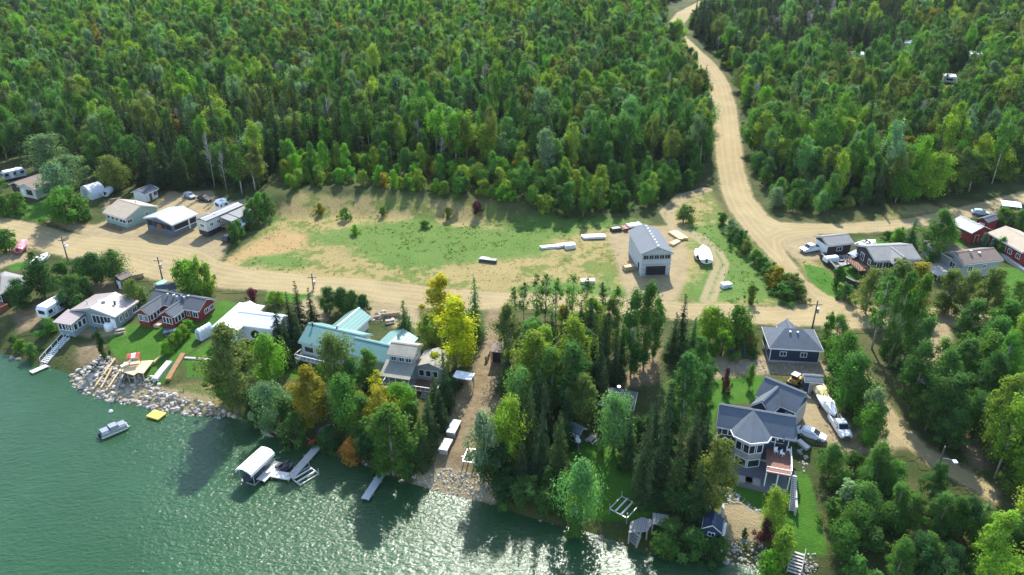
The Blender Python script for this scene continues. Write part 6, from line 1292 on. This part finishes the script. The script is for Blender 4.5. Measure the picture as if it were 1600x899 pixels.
# ------------------------------------------------------------------ shore stone and driftwood
def rocks(name, polys, n, s0, s1, cols, lift=0.0):
    from itertools import product
    t = (1+5**.5)/2; iv = np.array([(-1,t,0),(1,t,0),(-1,-t,0),(1,-t,0),(0,-1,t),(0,1,t),(0,-1,-t),(0,1,-t),(t,0,-1),(t,0,1),(-t,0,-1),(-t,0,1)])/1.9
    ifc = [(0,11,5),(0,5,1),(0,1,7),(0,7,10),(0,10,11),(1,5,9),(5,11,4),(11,10,2),(10,7,6),(7,1,8),(3,9,4),(3,4,2),(3,2,6),(3,6,8),(3,8,9),(4,9,5),(2,4,11),(6,2,10),(8,6,7),(9,8,1)]
    V, F, C = [], [], []
    for poly in polys:
        w = W(poly); a = np.array(w); m = 0
        ar = .5*abs(sum(p[0]*q[1]-q[0]*p[1] for p, q in zip(w, w[1:]+w[:1])))
        want = int(n*ar); x = NR.uniform(a[:, 0].min(), a[:, 0].max(), want*4); y = NR.uniform(a[:, 1].min(), a[:, 1].max(), want*4); k = inside(x, y, w); x, y = x[k][:want], y[k][:want]; z = zfun(x, y)
        for i in range(len(x)):
            s = R.uniform(s0, s1)*R.choice((1, 1.1, 1.5, .75, .55)); v = iv*NR.uniform(.72, 1.2, (12, 1))*np.array([s*R.uniform(.8, 1.35), s, s*R.uniform(.6, .85)])
            an = R.uniform(0, 6.28); rot = np.array([[math.cos(an), -math.sin(an), 0], [math.sin(an), math.cos(an), 0], [0, 0, 1]]); v = v@rot.T+np.array([x[i], y[i], z[i]+s*.22+lift])
            b0 = len(V); V += v.tolist(); F += [(p+b0, q+b0, r_+b0) for p, q, r_ in ifc]; c = R.choice(cols); g = R.uniform(.7, 1.2); C += [(c[0]*g, c[1]*g, c[2]*g, 1)]*12
    me = mesh(name, V, F, None); ca = me.attributes.new('rock', 'FLOAT_COLOR', 'POINT'); ca.data.foreach_set('color', np.array(C, np.float32).ravel())
    if 'shore_rock' not in MATS:
        m, nt, b = _nt('shore_rock'); at_ = nt.nodes.new('ShaderNodeAttribute'); at_.attribute_name = 'rock'; f = _noise(nt, 2.5, 4)
        nt.links.new(_mix(nt, f, at_.outputs['Color'], (.10, .09, .08)), b.inputs['Base Color']); b.inputs['Roughness'].default_value = .9; MATS['shore_rock'] = m
        fl = _math(nt, 'MULTIPLY', f, .4); nt.links.new(_mix(nt, fl, at_.outputs['Color'], (.2, .18, .15)), b.inputs['Base Color'])
    me.materials.append(MATS['shore_rock']); return obj(name, me)
PALEROCK = [(.42, .38, .33), (.34, .32, .29), (.50, .44, .35), (.27, .25, .24), (.40, .31, .22), (.18, .16, .14)]
tag(rocks('riprap', [[(112,586),(135,572),(160,556),(182,560),(186,584),(205,590),(246,586),(250,604),(275,618),(330,632),(374,650),(350,656),(300,654),(250,646),(205,638),(165,629),(130,618),(110,604)]], 4.2, .17, .42, PALEROCK), 'pale boulder riprap along the shore below the honey deck', 'riprap', kind='stuff')
tag(rocks('shore_gravel', [[(645,742),(690,730),(762,746),(788,772),(774,792),(720,780),(680,770),(642,757)]], 9.0, .08, .2, PALEROCK), 'cobble strip where the dirt track meets the lake', 'stones', kind='stuff')
tag(rocks('beach_stones', [[(1128,838),(1165,842),(1196,848),(1200,890),(1185,892),(1140,882),(1130,872)], [(1246,868),(1275,864),(1282,915),(1252,912)]], 8.0, .1, .22, PALEROCK), 'grey cobbles between the sand beach, lower lawn and water', 'stones', kind='stuff')
tag(rocks('stone_slope', [[(1130,764),(1142,762),(1190,800),(1184,806),(1150,786),(1128,790)]], 8.0, .1, .2, [(.36, .35, .33), (.44, .42, .38)]), 'band of grey stones above the sand beach', 'stones', kind='stuff')
tag(rocks('stone_bed', [[(1108,580),(1128,568),(1195,562),(1290,568),(1292,584),(1254,588),(1210,584),(1130,588)]], 6.0, .09, .2, [(.26, .23, .20), (.36, .32, .28), (.20, .18, .17), (.34, .24, .19)]), 'bed of brown-grey stones below the navy garage', 'stones', kind='stuff')
tag(rocks('house_stones', [[(1244,700),(1256,700),(1264,735),(1252,745)]], 3.0, .15, .34, [(.36, .35, .33), (.44, .42, .38)]), 'grey stones beside the concrete stair of the lake house', 'stones', kind='stuff')
shs = W([(380,650),(412,668),(445,688),(482,699),(512,708),(545,714),(572,727),(602,737),(642,752)]), W([(385,657),(412,675),(445,692),(482,702),(512,712),(545,718),(572,731),(602,741),(640,756)])
tag(rocks('bank_stones', [[(380,648),(412,664),(445,684),(482,695),(545,711),(602,735),(642,752),(640,758),(602,743),(545,720),(482,704),(445,694),(412,677),(384,659)], [(776,784),(842,806),(922,827),(985,852),(1085,866),(1140,874),(1140,882),(1085,876),(985,862),(922,838),(842,818),(776,794)], [(0,548),(60,568),(110,584),(110,590),(55,576),(0,557)]], 1.3, .22, .5, [(.14, .12, .10), (.22, .20, .17), (.30, .26, .21)]), 'dark weathered stones along the wooded shore', 'stones', kind='stuff')
DRIFT = M('driftwood', (.40, .37, .33), .85, .25, 2)
for k in range(9):
    x0, y0 = R.uniform(408, 450), R.uniform(664, 688); p = P3(x0, y0, .35); an = R.uniform(-.9, .2); L = R.uniform(3, 6.5); o = MB().tube([p, p+Vector((math.cos(an)*L*.5, math.sin(an)*L*.5, .1-.25)), p+Vector((math.cos(an)*L, math.sin(an)*L, -.5))], [.16, .12, .05], 6).obj('driftwood_log', DRIFT); tag(o, 'bleached driftwood log on the bank beside the dock', 'log', 'driftwood beside the dock')
for (x, y, lab, c) in ((495,690,'small red kayak heap at the bank end of the dock walkway',(.5,.05,.03)), (508,672,'dark blue beach gear beside the path above the dock',(.04,.06,.16))):
    e = tag(empty('kayak', P3(x, y)+Vector((0, 0, .1)), .8), lab, 'kayak'); hull(MB(), 2.8, .75, .45).obj('hull', paint('kayak%d' % x, c), e); MB().box(-.4, -.2, .452, .5, .2, .5).obj('cockpit', BLACKM, e)

# ------------------------------------------------------------------ yard things
def thing(name, label, cat, px, py, rz=0.0, z=None, group=None):
    p = P3(px, py) if z is None else on(px, py, z); return tag(empty(name, p, rz), label, cat, group)
for (x, y, rz, lab) in ((188,520,.4,'picnic table on the grass below the tan-roofed cottage'), (1346,418,.2,'picnic table on the stone patio of the brown house'), (610,505,.3,'picnic table beside the pines behind the teal-roofed house'), (925,690,.9,'picnic table on the shaded lawn below the dark cottage')):
    e = thing('picnic_table', lab, 'table', x, y, rz); MB().box(-.95, -.38, .72, .95, .38, .78).obj('table_top', WOODG, e)
    for s in (-1, 1): MB().box(-.95, s*.68-.14, .42, .95, s*.68+.14, .47).obj('bench', WOODG, e); MB().bar((s*.7, -.7, 0), (s*.7, .25, .74), .09).bar((s*.7, .7, 0), (s*.7, -.25, .74), .09).obj('leg', WOODG, e)
LOG = M('firewood', (.34, .25, .16), .9, .4, 3)
for (x, y, rz, L, lab) in ((205,438,.5,3,'firewood stack beside the small brown shed'), (596,498,.2,4,'firewood stack behind the teal-roofed house'), (760,566,1.4,3,'firewood stack beside the open shed on the track'), (1545,352,.2,3,'firewood stack between the barn and the red shed'), (172,318,.6,3.5,'firewood stack beside the pale green cottage')):
    e = thing('firewood_stack', lab, 'firewood', x, y, rz)
    for r_ in range(4):
        for k in range(int(L/.36)): MB().tube([(k*.36+.18*(r_ % 2), -.22+R.uniform(-.05, .05), .16+r_*.3), (k*.36+.18*(r_ % 2), .28+R.uniform(-.05, .05), .16+r_*.3)], .155, 6).obj('log', LOG, e)
hx = [(1212,708),(1222,712),(1231,706)]
zd = zb+2.86
for k, (x, y) in enumerate(hx):
    e = thing('deck_chair', 'white deck chair on the raised deck of the lake house', 'chair', x, y, .6*k, zd, 'deck chairs of the lake house'); MB().box(-.28, -.28, .4, .28, .28, .46).obj('seat', WHITE, e); MB().box(-.28, .24, .46, .28, .3, .95).obj('backrest', WHITE, e); [MB().box(a-.03, b_-.03, 0, a+.03, b_+.03, .4).obj('leg', WHITE, e) for a in (-.24, .24) for b_ in (-.24, .24)]
e = thing('patio_table', 'round dark table on the raised deck of the lake house', 'table', 1219, 700, 0, zd); MB().tube([(0, 0, .7), (0, 0, .75)], .6, 14).obj('table_top', BLACKM, e); MB().tube([(0, 0, 0), (0, 0, .7)], .06, 6).obj('leg', BLACKM, e)
for (x, y, c, lab) in ((150,520,(.05,.12,.2),'dark blue bin beside the sunroom of the tan-roofed cottage'), (285,352,(.05,.05,.05),'black bin beside the open workshop'), (1288,402,(.05,.05,.05),'black bin at the corner of the brown garage'), (640,508,(.1,.2,.12),'green bin behind the two-storey cottage')):
    e = thing('rubbish_bin', lab, 'bin', x, y, .3); m_ = paint('bin%d' % x, c); MB().loft([[(-a, -a, z), (a, -a, z), (a, a, z), (-a, a, z)] for a, z in ((.26, 0), (.34, 1.0))]).obj('body', m_, e); MB().box(-.37, -.37, 1.0, .37, .4, 1.08).obj('lid', m_, e)
# rock garden and pale slabs behind the teal-roofed house
tag(rocks('rock_garden', [[(575,494),(600,486),(622,498),(606,508),(582,502)]], 1.6, .2, .5, PALEROCK), 'heap of pale rocks and junk behind the teal-roofed house', 'rocks', kind='stuff')
# ------------------------------------------------------------------ weeds and dry grass
def tufts(name, label, polys, per, tint, h0, h1):
    pos = []
    for poly in polys:
        w = W(poly); a = np.array(w); ar = .5*abs(sum(p[0]*q[1]-q[0]*p[1] for p, q in zip(w, w[1:]+w[:1]))); n = int(ar*per)
        x = NR.uniform(a[:, 0].min(), a[:, 0].max(), n*4); y = NR.uniform(a[:, 1].min(), a[:, 1].max(), n*4); k = inside(x, y, w); x, y = x[k][:n], y[k][:n]
        den = drift(x, y, .5, 1.7)+NR.normal(size=len(x))*.45; k = den > .15; x, y = x[k], y[k]; pos.append(np.stack([x, y, zfun(x, y)], 1))
    c = np.concatenate(pos); m = 5; p = np.repeat(c, m, 0)+NR.normal(size=(len(c)*m, 3))*np.array([.28, .28, 0]); s = NR.uniform(h0, h1, len(p)); p[:, 2] += s*.45
    nr = NR.normal(size=(len(p), 3))*np.array([1, 1, .5])+np.array([0, 0, .35]); me = leaf_mesh(name, p, nr, s, NR.random(len(p)), NR.random(len(p)), LEAF, .55)
    o = obj(name, me); o['tint'] = tint; return tag(o, label, 'weeds', kind='stuff')
tufts('weeds', 'green weeds growing over the vacant lots and road ditch', [[(560,350),(700,345),(780,352),(880,338),(1000,342),(1000,354),(880,372),(790,384),(700,410),(600,400)], [(1060,350),(1130,345),(1190,400),(1250,464),(1206,476),(1130,474),(1108,462),(1130,430),(1128,398),(1100,374)], [(385,402),(440,392),(482,404),(470,424),(400,424)], [(1240,398),(1290,420),(1330,470),(1290,458)], [(1120,180),(1100,120),(1084,84),(1072,76),(1090,120),(1108,180),(1112,250),(1118,290),(1126,290),(1118,250)], [(1160,180),(1152,130),(1120,92),(1100,72),(1108,70),(1136,98),(1162,130),(1172,180),(1180,260),(1176,290),(1166,260)]], .6, (.085, .17, .03), .2, .5)
tufts('dry_grass', 'dry straw-coloured grass on the vacant lots and earth bank', [[(345,410),(420,340),(480,302),(600,306),(770,318),(860,345),(870,372),(960,372),(970,430),(850,445),(560,432),(400,424)], [(1040,335),(1062,312),(1108,302),(1136,342),(1080,352)], [(1350,345),(1400,322),(1450,320),(1480,330),(1380,346)]], .8, (.20, .165, .12), .12, .34)
tufts('shore_grass', 'rough grass along the shore bank and lot edges', [[(0,500),(60,520),(110,560),(110,582),(55,568),(0,548)], [(275,600),(330,602),(372,632),(350,646),(280,628)], [(1290,500),(1330,560),(1320,580),(1296,540)], [(880,690),(960,700),(1040,790),(960,838),(890,815)]], .8, (.09, .14, .035), .2, .5)
# ------------------------------------------------------------------ thin summer haze round the whole place
hm = bpy.data.materials.new('haze_air'); hm.use_nodes = True; nt = hm.node_tree; nt.nodes.clear()
ho = nt.nodes.new('ShaderNodeOutputMaterial'); pv = nt.nodes.new('ShaderNodeVolumePrincipled'); pv.inputs['Color'].default_value = (.86, .92, .95, 1); pv.inputs['Density'].default_value = .00004; pv.inputs['Anisotropy'].default_value = 0.0
nt.links.new(pv.outputs[0], ho.inputs['Volume'])
zt_ = max(float(zf.max()), CAMZ, 40.0)+3.0
hz_ = MB().box(-4100, -1000, float(zf.min())-1.0, 4100, 5100, zt_).obj('haze', hm); hz_['kind'] = 'stuff'; hz_['label'] = 'thin pale summer haze in the air over lake and forest'; hz_['category'] = 'haze'
